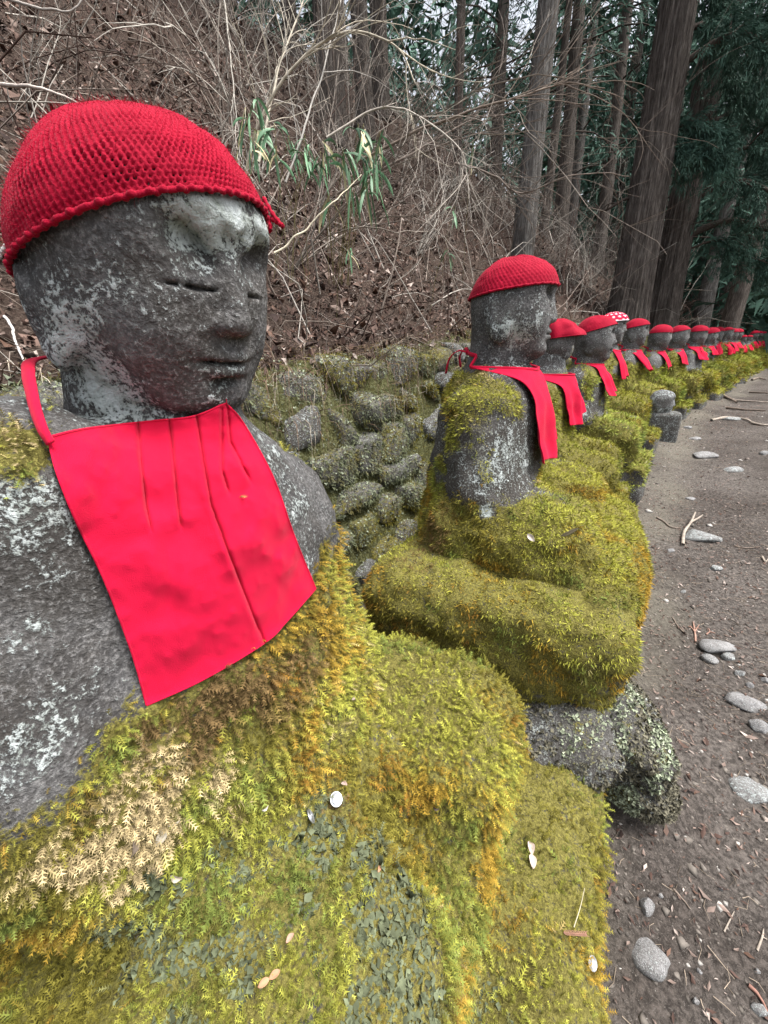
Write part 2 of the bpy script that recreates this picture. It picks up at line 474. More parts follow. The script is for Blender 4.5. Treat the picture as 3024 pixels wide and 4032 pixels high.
SPEC = [  # px, py, depth, scale, head scale, head yaw, moss top, brim tilt, extra
    (2188, 1335, 2.42, 0.93, 0.66, 0, 1.22, dict(seed=3.1, kz=-0.03, kx=0.04)),
    (2338, 1328, 3.20, 0.95, 0.98, 0, 0.80, dict(seed=4.7, kx=0.03)),
    (2408, 1290, 4.15, 1.04, 0.86, -6, 0.98, dict(seed=5.9)),
    (2500, 1306, 5.00, 1.00, 0.92, 0, 1.08, dict(seed=6.3)),
    (2596, 1324, 5.85, 0.95, 0.98, 0, 1.02, dict(seed=7.7)),
    (2671, 1321, 6.65, 0.98, 0.98, 0, 1.20, dict(seed=8.1)),
    (2747, 1317, 7.50, 1.00, 0.98, 3, 0.80, dict(seed=9.5)),
    (2796, 1320, 8.50, 1.00, 0.92, 0, 0.95, dict(seed=10.2)),
    (2821, 1314, 9.40, 1.04, 0.90, 0, 1.00, dict(seed=11.6)),
    (2861, 1312, 10.3, 1.05, 0.90, 0, 1.22, dict(seed=12.4)),
    (2884, 1315, 11.3, 1.06, 0.90, 0, 1.0, dict(seed=13.8)),
    (2903, 1314, 12.2, 1.08, 0.90, 0, 1.1, dict(seed=14.1)),
    (2927, 1332, 13.2, 1.00, 0.62, 0, 1.24, dict(seed=15.2)),
    (2950, 1331, 14.2, 1.02, 0.62, 0, 1.24, dict(seed=16.9)),
    (2970, 1318, 15.2, 1.10, 0.92, 0, 1.1, dict(seed=17.4)),
    (2987, 1318, 16.3, 1.12, 0.90, 0, 1.1, dict(seed=18.8)),
    (3000, 1319, 17.4, 1.13, 0.92, 0, 1.1, dict(seed=19.3)),
    (3011, 1320, 18.5, 1.14, 0.90, 0, 1.1, dict(seed=20.7)),
    (3021, 1321, 19.7, 1.15, 0.92, 0, 1.1, dict(seed=21.5)),
]
STAT = [S1, S2]
for k, (px, py, z, S, hs, hy, mz, v) in enumerate(SPEC):
    v.setdefault('ped', PB); v.setdefault('foot', FB)
    v.setdefault('kw', 0.77); v['bw'] = 0.87 + 0.06 * math.sin(k * 2.1)
    s = SP(px, py, z, S=S, hs=hs, hyaw=hy, v=v); s.mz = mz
    STAT.append(s)
S1.mz = 0.99; S2.mz = 0.83
for k, s in enumerate(STAT): s.k = k

ROW = np.array([s.loc[:2] for s in STAT])
d0 = unit(ROW[1] - ROW[0]); dN = unit(ROW[-1] - ROW[-4]); 
_r = [ROW[0] - d0 * 30 * 1.0] + [ROW[0] + 0 * d0] + [0.5 * (ROW[i] + ROW[i + 1]) for i in range(1, len(ROW) - 1)] + [ROW[-1]]
_t = dN.copy(); _p = ROW[-1].copy()
for k in range(30):      # beyond the last statue the row keeps bending to the right
    a = rad(-1.2); _t = np.array([_t[0] * math.cos(a) - _t[1] * math.sin(a), _t[0] * math.sin(a) + _t[1] * math.cos(a)])
    _p = _p + _t * 2.0; _r.append(_p.copy())
_r = np.array(_r)
# resample and smooth the row curve
_L = np.concatenate([[0], np.cumsum(np.linalg.norm(np.diff(_r, axis=0), axis=1))])
RL = np.arange(0, _L[-1], 0.1); RC = np.stack([np.interp(RL, _L, _r[:, k]) for k in range(2)], 1)
for _ in range(3):
    kk = np.ones(25) / 25; RC[12:-12] = np.stack([np.convolve(RC[:, k], kk, 'same') for k in range(2)], 1)[12:-12]
RT = unit(np.gradient(RC, axis=0)); RN = np.stack([-RT[:, 1], RT[:, 0]], 1)     # left normal (uphill)
L0 = RL[np.argmin(np.linalg.norm(RC - ROW[0], axis=1))]         # arc length at the first statue

def base_g(L):        # ground level along the row, L measured from the first statue
    return -0.24 + 0.44 * sstep(0.6, 6.5, L)

def row_coords(P):
    """P (n,2) -> arc length from first statue, signed distance (uphill positive)"""
    st = RC[::5]; out_i = np.empty(len(P), int)
    for a in range(0, len(P), 4000):
        q = P[a:a + 4000]; D = ((q[:, None] - st[None]) ** 2).sum(-1); out_i[a:a + 4000] = D.argmin(1) * 5
    d = P - RC[out_i]
    return RL[out_i] - L0 + (d * RT[out_i]).sum(1), (d * RN[out_i]).sum(1)

def row_point(L, s):
    L = np.asarray(L, float) + L0
    c = np.stack([np.interp(L, RL, RC[:, k]) for k in range(2)], -1); n = unit(np.stack([np.interp(L, RL, RN[:, k]) for k in range(2)], -1))
    return c + n * np.asarray(s)[..., None]

# cross section of the slope behind the row: (offset uphill, height above the path)
SEC = np.array([(0.45, 0.0), (0.72, 0.02), (0.86, 0.10), (0.95, 0.45), (1.04, 0.85), (1.10, 1.16), (1.18, 1.38), (1.34, 1.52), (1.75, 1.72),
                (2.6, 2.35), (4.5, 4.0), (8, 7.2), (13, 11.0), (20, 14.5), (30, 17), (60, 19)])
def hill_h(L, s):
    q = np.stack([L, s, 0 * L], -1)
    h = np.interp(s, SEC[:, 0], SEC[:, 1]) * (1 - 0.25 * sstep(9, 24, L))
    amp = sstep(0.9, 2.2, s)
    return base_g(L) + h + fbm(q, 0.9, 4, 2.7) * 0.16 * amp + fbm(q, 0.25, 2, 5.1) * 0.7 * sstep(2.5, 8, s)

def hill_point(L, s):
    xy = row_point(L, s); return np.concatenate([xy, hill_h(np.asarray(L, float), np.asarray(s, float))[..., None]], -1)

def ground_z(xy):
    """terrain height at world xy"""
    L, s = row_coords(np.asarray(xy, float).reshape(-1, 2))
    return np.where(s > 0.45, hill_h(L, s), base_g(L)), L, s

# ---------------------------------------------------------------- blades: moss, litter, foliage
def blades(P, Nn, size, cols, rng, nb=6, spread=0.9, width=0.22, droop=0.35, simple=False, flat=0.0, dark=0.55):
    """a tuft of nb curved blades at every point; returns V, F(tris), C"""
    n = len(P)
    Pn = np.repeat(P, nb, 0); NN = np.repeat(Nn, nb, 0); sz = np.repeat(size, nb) * (0.55 + 0.75 * rng.random(n * nb)); C = np.repeat(cols, nb, 0)
    r = unit(rng.normal(size=(n * nb, 3)))
    d = unit(NN * (1 - flat) + r * spread)
    b = (d * NN).sum(1); d = np.where((b < 0.05)[:, None], d - NN * (b - 0.12)[:, None], d); d = unit(d)
    side = unit(np.cross(d, NN + r * 0.3)); W = (sz * width)[:, None]; sz = sz[:, None]
    base = Pn + r * (sz * 0.25) - NN * sz * 0.12
    bend = unit(d + np.array([0, 0, -1.0]) * droop + NN * 0.05)
    tip = base + d * sz * 0.55 + bend * sz * 0.5
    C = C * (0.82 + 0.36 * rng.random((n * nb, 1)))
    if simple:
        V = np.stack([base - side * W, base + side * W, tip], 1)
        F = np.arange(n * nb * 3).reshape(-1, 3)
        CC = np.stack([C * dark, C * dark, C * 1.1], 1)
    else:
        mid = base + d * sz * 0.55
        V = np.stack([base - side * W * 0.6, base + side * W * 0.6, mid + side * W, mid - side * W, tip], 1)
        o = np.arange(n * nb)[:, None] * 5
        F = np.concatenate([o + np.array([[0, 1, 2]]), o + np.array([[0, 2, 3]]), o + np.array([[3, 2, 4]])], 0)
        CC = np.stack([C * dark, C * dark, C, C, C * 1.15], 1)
    return V.reshape(-1, 3), F, CC.reshape(-1, 3)

def fronds(P, Nn, size, cols, rng, nb=3, npair=5, droop=0.5, spread=1.0):
    """feather-moss: every frond is a bent stem carrying pairs of tiny leaflets"""
    n = len(P); m = n * nb
    Pn = np.repeat(P, nb, 0); NN = np.repeat(Nn, nb, 0); sz = (np.repeat(size, nb) * (0.6 + 0.7 * rng.random(m)))[:, None]; C = np.repeat(cols, nb, 0) * (0.6 + 0.8 * rng.random((m, 1)))
    r = unit(rng.normal(size=(m, 3))); d = unit(NN * 0.9 + r * spread); b = (d * NN).sum(1); d = unit(np.where((b < 0.1)[:, None], d - NN * (b - 0.2)[:, None], d))
    g = unit(d + np.array([0, 0, -1.0]) * droop); side = unit(np.cross(d, g + 0.3 * r)); base = Pn + r * sz * 0.3 - NN * sz * 0.2
    Vs, Cs = [], []
    for k in range(npair):
        t = (k + 0.6) / npair; t2 = t + 0.8 / npair; q = base + d * sz * (t - 0.4 * t * t) + g * sz * 0.5 * t * t; ax = unit(d * (1 - t) + g * t)
        ll = sz * 0.36 * (1.15 - 0.55 * t)
        for sg in (-1, 1):
            tip = q + (side * sg * 0.85 + ax * 0.6) * ll + NN * ll * 0.1
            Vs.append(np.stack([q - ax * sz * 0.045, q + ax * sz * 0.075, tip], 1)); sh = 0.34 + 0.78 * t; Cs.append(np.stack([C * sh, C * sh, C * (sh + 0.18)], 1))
    q = base + d * sz * 0.6 + g * sz * 0.5
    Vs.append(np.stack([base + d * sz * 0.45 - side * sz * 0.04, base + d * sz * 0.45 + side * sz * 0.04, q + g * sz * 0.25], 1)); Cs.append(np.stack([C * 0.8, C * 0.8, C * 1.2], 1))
    V = np.concatenate(Vs).reshape(-1, 3); CC = np.concatenate(Cs).reshape(-1, 3)
    return V, np.arange(len(V)).reshape(-1, 3), CC

def flakes(P, Nn, size, cols, rng, lift=0.3, curl=0.25, aspect=0.55):
    """one folded leaf (4 triangles) per point"""
    n = len(P); r = unit(rng.normal(size=(n, 3)))
    nn = unit(Nn + r * lift); t = unit(np.cross(nn, unit(rng.normal(size=(n, 3))))); b = np.cross(nn, t); s = size[:, None]
    a = s * aspect * (0.6 + 0.6 * rng.random((n, 1)))
    P = P + Nn * s * 0.12
    up = nn * s * curl * rng.normal(size=(n, 1))
    up2 = nn * s * curl * rng.normal(size=(n, 1))
    V = np.stack([P - t * s * 0.5 + up, P + b * a * 0.5 - t * s * 0.08 + up2, P + t * s * 0.5 + up * 0.6, P - b * a * 0.5 + t * s * 0.05 + up2, P], 1)
    o = np.arange(n)[:, None] * 5
    F = np.concatenate([o + np.array([[0, 1, 4]]), o + np.array([[1, 2, 4]]), o + np.array([[2, 3, 4]]), o + np.array([[3, 0, 4]])], 0)
    C = cols * (0.8 + 0.4 * rng.random((n, 1)))
    CC = np.stack([C, C * 1.06, C * 1.1, C * 0.95, C * 0.9], 1)
    return V.reshape(-1, 3), F, CC.reshape(-1, 3)

def cat(parts):
    Vs, Fs, Cs = [], [], []; o = 0
    for V, F, C in parts:
        if F.shape[1] == 4: F = tris_of(F)
        Vs.append(V); Fs.append(F + o); Cs.append(C); o += len(V)
    return np.concatenate(Vs), np.concatenate(Fs), np.concatenate(Cs)

PAL = {'lime': (0.255, 0.255, 0.045), 'olive': (0.14, 0.125, 0.024), 'gold': (0.27, 0.175, 0.028), 'rust': (0.20, 0.105, 0.020), 'tan': (0.38, 0.30, 0.16),
       'brown': (0.12, 0.08, 0.035), 'liver': (0.105, 0.12, 0.072), 'green': (0.12, 0.15, 0.035), 'grey': (0.20, 0.23, 0.15)}
PAL = {k: np.array(v) for k, v in PAL.items()}

def moss_colour(P, Nn, rng, blobs=(), far=0.0):
    n = len(P)
    a = 1.7 * fbm(P, 5.0, 3, 1.7); b = 1.9 * fbm(P, 8.0, 3, 8.3); c = 1.6 * fbm(P, 30, 2, 4.4)
    w = {'lime': 0.45 + 1.0 * np.clip(Nn[:, 2], -0.3, 1) + a * 1.3, 'olive': 0.75 - a * 1.5 + c * 0.9, 'gold': 0.42 + b * 2.2 + c * 0.9 - 0.35 * Nn[:, 2],
         'rust': -0.15 + b * 2.0 - c * 1.2 - 0.4 * Nn[:, 2], 'green': -0.1 - b * 2.2 + 0.3 * a, 'tan': -0.75 + c * 2.2 + a, 'brown': -0.5 - c * 1.2 - 0.6 * Nn[:, 2], 'liver': np.full(n, -1.6), 'grey': np.full(n, -1.5)}
    w['gold'] = w['gold'] - 0.45 * far; w['rust'] = w['rust'] - 0.6 * far; w['lime'] = w['lime'] + 0.45 * far
    for pos, r, key, val in blobs:
        g = np.exp(-((P - pos) ** 2).sum(1) / (r * r))
        w[key] = w[key] + val * g * (1 + 1.2 * c + 0.9 * b)
    keys = list(w); Wm = np.stack([np.exp(3.2 * w[k]) for k in keys], 1); Wm /= Wm.sum(1, keepdims=True)
    pick = (rng.random((n, 1)) > np.cumsum(Wm, 1)).sum(1).clip(0, len(keys) - 1)
    base = Wm @ np.array([PAL[k] for k in keys]); one = np.array([PAL[k] for k in keys])[pick]
    return 0.55 * base + 0.45 * one, [keys.index('liver')] == 0, Wm[:, keys.index('liver')]

def pix_blob(s, px, py, r):
    """place on the statue seen at a pixel; radius in photograph pixels -> metres"""
    O = s.to_local(CAM)[None]; D = (unit(ray(px, py)) @ s.R)[None]
    t = march(s.all, O, D, n=90)[0]; return O[0] + D[0] * t, r / FPX * t

def build_statue(s, res, label, name='stone_statue'):
    k = s.k; rng = np.random.default_rng(100 + k); S = s.S
    root = thing(name, label, 'statue', s.loc, s.rz, 'stone statues sitting in a row beside the path')
    hh, hb, nm, tsz, nb, simple = res
    r = 0.21 * s.hs + 0.02
    lo = s.hc - np.array([r, r, r * 1.02 + 0.03]); hi = s.hc + np.array([r + 0.02, r, r])
    V, F = surface_nets(s.head, lo, hi, hh)
    neg = getattr(s, 'nomoss', []); li = getattr(s, 'lich', []); pos = getattr(s, 'yesmoss', [])
    def field(P, blobs):
        f = np.zeros(len(P))
        for c, rr, val in blobs: f += val * np.exp(-((P - c) ** 2).sum(1) / (rr * rr))
        return f
    def lich(P):
        return 0.06 + field(P, li) + 0.35 * fbm(P, 4.5 / S, 3, 9.1 + k) + (0 if k == 0 else 0.12)
    def mossy(P, Nn, ph=False):
        z = P[:, 2] / S
        e = 0.10 * fbm(P, 6, 3, 3.3 + k) + 0.05 * fbm(P, 25, 2, 1.1)
        m = sstep(s.mz + 0.06, s.mz - 0.06, z + e)
        m = np.maximum(m, sstep(0.18, 0.32, fbm(P, 5.5, 3, 20.5 + k) + 0.28 * Nn[:, 2]) * (0.9 if k else 0.45) * sstep(1.35, 1.15, z))
        if k > 1: m = m * (0.12 + 0.88 * sstep(-0.55, -0.05, Nn[:, 2] + 0.3 * e))
        m = m + field(P, pos) - field(P, neg)
        return np.clip(m, 0, 1)
    NV = vnormals(V, F)
    mh = np.clip(field(V, pos), 0, 1) * 0.9
    h = link('head', mesh_np('head', V, F, attrs={'lichen': lich(V), 'moss': mh - 0.15}, mat=M_STONE), root)
    s.headVF = (V, F)
    def lumps(P, Nn, m):
        return P + Nn * (m * (0.020 * fbm(P, 14, 3, 9.0 + k) + 0.012 * fbm(P, 38, 2, 2.0)) * min(1.0, S))[:, None]
    lo = np.array([-0.50, -0.66, 0.16 if k == 0 else 0.28]) * S; hi = np.array([0.75, 0.66, 1.40]) * S
    V, F = surface_nets(s.body, lo, hi, hb); NV = vnormals(V, F); mb = mossy(V, NV); V = lumps(V, NV, mb)
    link('body', mesh_np('body', V, F, attrs={'lichen': lich(V) + 0.05, 'moss': mb * 1.1 - 0.1}, mat=M_STONED if k in (1, 3, 5) else M_STONE), root)
    Vp, Fp = surface_nets(s.ped, np.array([-0.60, -0.80, -0.3 if k < 2 else -0.1]) * S, np.array([0.95, 0.80, 0.75]) * S, hb); NP = vnormals(Vp, Fp)
    zz = Vp[:, 2] / S; pt = s.v['ped'][2] + s.v['ped'][5]; pb = s.v['ped'][2] - s.v['ped'][5]
    lowm = getattr(s, 'pedlow', None) or (pb - 0.02 + 0.14 * (k > 1))
    mp = sstep(lowm - 0.02, lowm + 0.09, zz + 0.09 * fbm(Vp, 5, 3, 6.6 + k)) * sstep(-0.6, -0.1, NP[:, 2])
    if k > 1: mp = mp * (0.05 + 0.95 * sstep(0.0, 0.5, NP[:, 2] + 0.5 * fbm(Vp, 4, 2, k)))
    mp = np.clip(mp + field(Vp, pos) - field(Vp, neg), 0, 1)
    Vp = lumps(Vp, NP, mp)
    link('pedestal', mesh_np('pedestal', Vp, Fp, attrs={'lichen': 0.15 + 0.5 * fbm(Vp, 5, 3, 2.2) + field(Vp, li), 'moss': np.maximum(mp, 0.35 if k < 2 else 0.0) * 1.1 - 0.1}, mat=M_STONE2), root)
    def seen(P, Nn):
        Wd = s.to_world(P) - CAM; Nw = Nn @ s.R.T; zc = Wd @ CF
        x = (Wd @ CR) / np.maximum(zc, 0.05); y = (Wd @ CU) / np.maximum(zc, 0.05)
        inn = (zc > 0.05) & (np.abs(x) < 1.12) & (np.abs(y) < 1.42)
        fac = sstep(-0.35, 0.0, -(unit(Wd) * Nw).sum(1))
        near = np.clip(0.8 / np.maximum(zc, 0.3), 0.4, 1.8) ** 1.6 if k == 0 else 1.0
        return np.where(inn, 0.12 + 0.88 * fac, 0.12) * near
    # moss: sparser on the far sides and the sides show, thinning towards bare stone
    P1, N1 = sample(V, F, int(nm * (0.72 if k == 0 else 0.62)), rng, mb ** 2 * seen(V, NV)); P2, N2 = sample(Vp, Fp, int(nm * (0.33 if k == 0 else 0.46)), rng, mp ** 2 * seen(Vp, NP))
    ok1 = s.ped(P1) > 0.004; ok2 = s.body(P2) > 0.004
    if k == 0 or True:
        bp = getattr(s, 'bibpts', None)
        if bp is not None:
            def far(Q):
                o = np.ones(len(Q), bool)
                for a in range(0, len(Q), 8000): o[a:a + 8000] = (((Q[a:a + 8000, None] - bp[None]) ** 2).sum(-1)).min(1) > s.bibr ** 2
                return o
            ok1 &= far(P1)
    P = np.concatenate([P1[ok1], P2[ok2]]); Nn = np.concatenate([N1[ok1], N2[ok2]])
    C, _, liv = moss_colour(P, Nn, rng, getattr(s, 'mcol', ()), min(k, 1) * 0.5 + (k > 1) * 0.5)
    w = rng.random(len(P)) > liv
    lump = 1 + 0.5 * fbm(P, 40 / S, 2, 5.5)
    if k: C = C * (1.6 if k == 1 else 1.55 + 0.3 * math.sin(k * 2.6)) * (np.array([1.0 - 0.10 * (k % 3 == 0), 1.0, 1.0 + 0.25 * (k % 2)]) if k > 1 else 1)
    else: C = C * 1.18
    size = tsz * (0.45 + 1.0 * rng.random(len(P))) * lump
    if k == 0: size = size * np.clip(((s.to_world(P) - CAM) @ CF) / 0.62, 0.5, 1.1)
    Pl = P + Nn * (tsz * 0.45 * (fbm(P, 22, 3, 7.1)))[:, None]
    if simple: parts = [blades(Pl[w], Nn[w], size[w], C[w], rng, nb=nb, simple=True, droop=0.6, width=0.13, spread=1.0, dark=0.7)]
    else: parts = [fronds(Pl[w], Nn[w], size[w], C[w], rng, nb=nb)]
    if (~w).sum() > 50:
        Cl = PAL['liver'] * (0.75 + 0.7 * rng.random(((~w).sum(), 1)))
        parts.append(flakes(P[~w], Nn[~w], size[~w] * 0.8, Cl, rng, lift=0.7, curl=0.3, aspect=0.8))
    Vm, Fm, Cm = cat(parts)
    tag(link('moss', mesh_np('moss', Vm, Fm, cols=Cm, mat=M_MOSS, smooth=False), root), kind='stuff')
    s.root = root
    return root
# ---------------------------------------------------------------- caps
def cap_surface(s, f0, f1, off, f2=0.0, nth=96, nph=28, flare=None, tilt=0.0, puff=0.0):
    th = np.arange(nth) * 2 * PI / nth; t = np.linspace(0, 1, nph)
    TH, T = np.meshgrid(th, t, indexing='ij'); PH = T * (f0 + f1 * np.cos(TH) + f2 * np.sin(TH))
    D = np.stack([np.sin(PH) * np.cos(TH), np.sin(PH) * np.sin(TH), np.cos(PH)], -1)
    if tilt: D = D @ rotm(0, tilt).T
    O = np.array([-0.008, 0, 0.015]); r = np.full(TH.shape, 0.24)
    for _ in range(22):
        r = r - 0.8 * head_sdf((O + D * r[..., None]).astype(np.float32).reshape(-1, 3), s.v).reshape(r.shape)
    r = np.clip(r, 0.08, 0.2)
    r[:, 0] = r[:, 0].mean()
    for _ in range(6):
        rp = np.concatenate([r[-2:], r, r[:2]]); r = (rp[:-4] + rp[1:-3] + rp[2:-2] + rp[3:-1] + rp[4:]) / 5
        r[:, 1:-1] = (r[:, :-2] + r[:, 1:-1] + r[:, 2:]) / 3
    r = r + off + puff * np.sin(PI * T) ** 1.5
    if flare is not None: r = r + flare(TH, T)
    return th, t, r, (f0, f1, O, tilt, f2)

def cap_eval(s, cs, TH, T, h):
    th, t, r, (f0, f1, O, tilt, f2) = cs
    nth = len(th); u = (TH % (2 * PI)) / (2 * PI) * nth; i = np.floor(u).astype(int) % nth; fu = u - np.floor(u); j = (i + 1) % nth
    v = T * (len(t) - 1); a = np.minimum(np.floor(v).astype(int), len(t) - 2); fv = v - a
    R = (r[i, a] * (1 - fu) + r[j, a] * fu) * (1 - fv) + (r[i, a + 1] * (1 - fu) + r[j, a + 1] * fu) * fv
    PH = T * (f0 + f1 * np.cos(TH) + f2 * np.sin(TH)); D = np.stack([np.sin(PH) * np.cos(TH), np.sin(PH) * np.sin(TH), np.cos(PH)], -1)
    if tilt: D = D @ rotm(0, tilt).T
    P = (O + D * (R + h)[..., None]) * s.hs
    return P @ s.RH.T + s.hc

def grid_faces(n, m, wrap=True):
    i = np.arange(n if wrap else n - 1)[:, None]; j = np.arange(m - 1)[None]; i2 = (i + 1) % n
    return np.stack([i * m + j, i * m + j + 1, i2 * m + j + 1, i2 * m + j], -1).reshape(-1, 4)

def knit_cap(s, label, f0=1.30, f1=-0.05, NC=104, NR=26, kc=6, kr=5, amp=0.0035, lacy=None, off=0.007, brimr=0.0034, fuzz=0, dots=False, flare=None, tilt=0.0, f2=0.0,
             mat=None, name='knitted_cap', puff=0.0, extra=None):
    cs = cap_surface(s, f0, f1, off, flare=flare, tilt=tilt, puff=puff, f2=f2)
    nth, nph = NC * kc, NR * kr + 1
    TH, T = np.meshgrid(np.arange(nth) * 2 * PI / nth, np.linspace(0, 1, nph), indexing='ij')
    U = TH / (2 * PI) * NC; Vv = T * NR
    jit = fbm(np.stack([np.cos(TH) * 3, np.sin(TH) * 3, T * 5], -1), 1.0, 3, 2.0 + s.k)
    U2 = U + 0.5 * (np.floor(Vv) % 2) + 0.35 * jit; V2 = Vv
    hole = (0.5 - 0.5 * np.cos(2 * PI * U2)) * np.sin(PI * (V2 % 1.0)) ** 2
    hole = hole * np.clip(0.95 + 0.9 * fbm(np.stack([U * 0.55, Vv * 0.55, 0 * T], -1), 1.0, 2, 4.0), 0.2, 1.1)
    rib = 0.5 + 0.5 * np.cos(2 * PI * U2)
    L = lacy(TH, T) if lacy is not None else np.zeros_like(T)
    fade = sstep(0.02, 0.2, T)
    h = amp * fade * (0.55 * rib - 1.0 * hole * (0.3 + 1.3 * L)) + 0.004 * jit
    P = cap_eval(s, cs, TH, T, h)
    F = grid_faces(nth, nph)
    if lacy is not None:
        hf = (hole * L).reshape(-1)[F].mean(1); F = F[hf < 0.60]
    root = thing(name, label, 'hat', s.loc, s.rz, 'red caps on the statues\' heads')
    cols = None
    if dots:
        ph = T * f0; q = np.stack([TH / (2 * PI) * 14, ph * 3.4 + 0.3], -1); row = np.floor(q[..., 1]); qx = q[..., 0] + 0.5 * (row % 2)
        dd = ((qx % 1 - 0.5) * 1.0) ** 2 + (q[..., 1] % 1 - 0.5) ** 2
        wm = sstep(0.07, 0.04, dd); wm = np.maximum(wm, (T > 0.955))
        cols = (np.array([0.62, 0.01, 0.045]) * (1 - wm[..., None]) + np.array([0.75, 0.72, 0.75]) * wm[..., None]).reshape(-1, 3)
    link('crown', mesh_np('crown', P.reshape(-1, 3), F, mat=mat or M_WOOL, cols=cols), root)
    # rolled, plaited edge
    nb = max(60, NC * 8 if NC > 60 else NC * 3); th = np.arange(nb + 1) * 2 * PI / nb
    w = np.sin(th * NC / 2.0) + 0.5 * np.sin(th * NC * 0.77)
    p = cap_eval(s, cs, th, np.full(nb + 1, 0.995) , 0.001 + 0.0014 * w * (NC > 60))
    Vb, Fb, _ = tubes([p], [(brimr * (1 + 0.30 * np.abs(w))) * s.hs], 7)
    link('brim', mesh_np('brim', Vb, Fb, mat=mat if dots is False and mat else (M_WOOL if not dots else M_DOTWHITE)), root)
    if fuzz:
        rng = np.random.default_rng(5 + s.k); Vc = P.reshape(-1, 3)
        q, n = sample(Vc, F, fuzz, rng)
        if (n * (q - s.hc)).sum(1).mean() < 0: n = -n
        Vf, Ff, _ = blades(q, n, np.full(fuzz, 0.0075) * s.hs, np.ones((fuzz, 3)), rng, nb=1, spread=0.9, width=0.030, simple=True, droop=0.2)
        tag(link('yarn_fuzz', mesh_np('yarn_fuzz', Vf, Ff, mat=M_WOOL, smooth=False), root), kind='stuff')
    if extra: extra(root, cs)
    return root

M_DOT = mat_attr('dotted_cotton', 0.85, 0.1, 0.08, 30)
M_DOTWHITE = mat_cloth('white_piping', (0.72, 0.68, 0.72))

# ---------------------------------------------------------------- ribbons and bibs
def strip(path, wdir, wd, thk=0.0015):
    path = np.asarray(path, float); n = len(path); t = unit(np.gradient(path, axis=0))
    wdir = np.broadcast_to(np.asarray(wdir, float), (n, 3)); wdir = unit(wdir - t * (wdir * t).sum(1)[:, None]); nn = np.cross(t, wdir)
    wd = np.broadcast_to(wd, (n,))[:, None]
    ring = np.stack([path - wdir * wd / 2 - nn * thk, path + wdir * wd / 2 - nn * thk, path + wdir * wd / 2 + nn * thk, path - wdir * wd / 2 + nn * thk], 1)
    i = np.arange(n - 1)[:, None] * 4; j = np.arange(4)[None]; j2 = (j + 1) % 4
    F = np.stack([i + j, i + j2, i + 4 + j2, i + 4 + j], -1).reshape(-1, 4)
    F = np.concatenate([F, [[3, 2, 1, 0], [n * 4 - 4, n * 4 - 3, n * 4 - 2, n * 4 - 1]]])
    return ring.reshape(-1, 3), F

def smoothp(pts, n):
    """Catmull-Rom through pts"""
    p = np.asarray(pts, float); p = np.concatenate([[2 * p[0] - p[1]], p, [2 * p[-1] - p[-2]]]); m = len(p) - 3
    u = np.linspace(0, m, n); i = np.minimum(u.astype(int), m - 1); f = (u - i)[:, None]
    a, b, c, d = p[i], p[i + 1], p[i + 2], p[i + 3]
    return 0.5 * (2 * b + (c - a) * f + (2 * a - 5 * b + 4 * c - d) * f ** 2 + (3 * b - a - 3 * c + d) * f ** 3)

def neck_ring(s, zf, zb, a0, a1, n=60, off=0.006):
    th = np.linspace(a0, a1, n); S = s.S
    z = (zf + zb) / 2 + (zf - zb) / 2 * np.cos(th)
    D = np.stack([np.cos(th), np.sin(th), 0 * th], -1); O = np.stack([np.full(n, -0.035), 0 * th, z], -1) * S
    r = np.full(n, 0.30 * S)
    for _ in range(30): r = r - 0.6 * np.minimum(s.body(O + D * r[:, None]), s.head(O + D * r[:, None]))
    r = np.clip(r, 0.03, 0.4)
    for _ in range(3): r[1:-1] = (r[:-2] + r[1:-1] + r[2:]) / 3
    return O + D * (r + off)[:, None]

def add_solid(o, t=0.002):
    m = o.modifiers.new('thickness', 'SOLIDIFY'); m.thickness = t; m.offset = 0

def bow(s, root, P0, rng, sc=1.0):
    """knot with two loops' worth of tails hanging at the back of the neck"""
    back = np.array([-1.0, 0, 0])
    for sy in (-1, 1):
        a = P0 + back * 0.006
        e = rng.normal(size=3) * 0.008
        p = smoothp([a, a + np.array([-0.030, 0.018 * sy, 0.010]) * sc + e, a + np.array([-0.060, 0.035 * sy, -0.022]) * sc + e, a + np.array([-0.066, 0.03 * sy, -0.075]) * sc + e * 2], 12)
        V, F = strip(p, (0.1, 1, 0.25), 0.016 * sc); link('tail', mesh_np('tail', V, F, mat=M_BIB), root)
    V, F = strip(np.array([P0 + [0.0, -0.008 * sc, 0], P0 + [-0.012, 0, 0.0], P0 + [0.0, 0.008 * sc, 0]]), (0, 0, 1), 0.020 * sc, 0.004); link('knot', mesh_np('knot', V, F, mat=M_BIB), root)

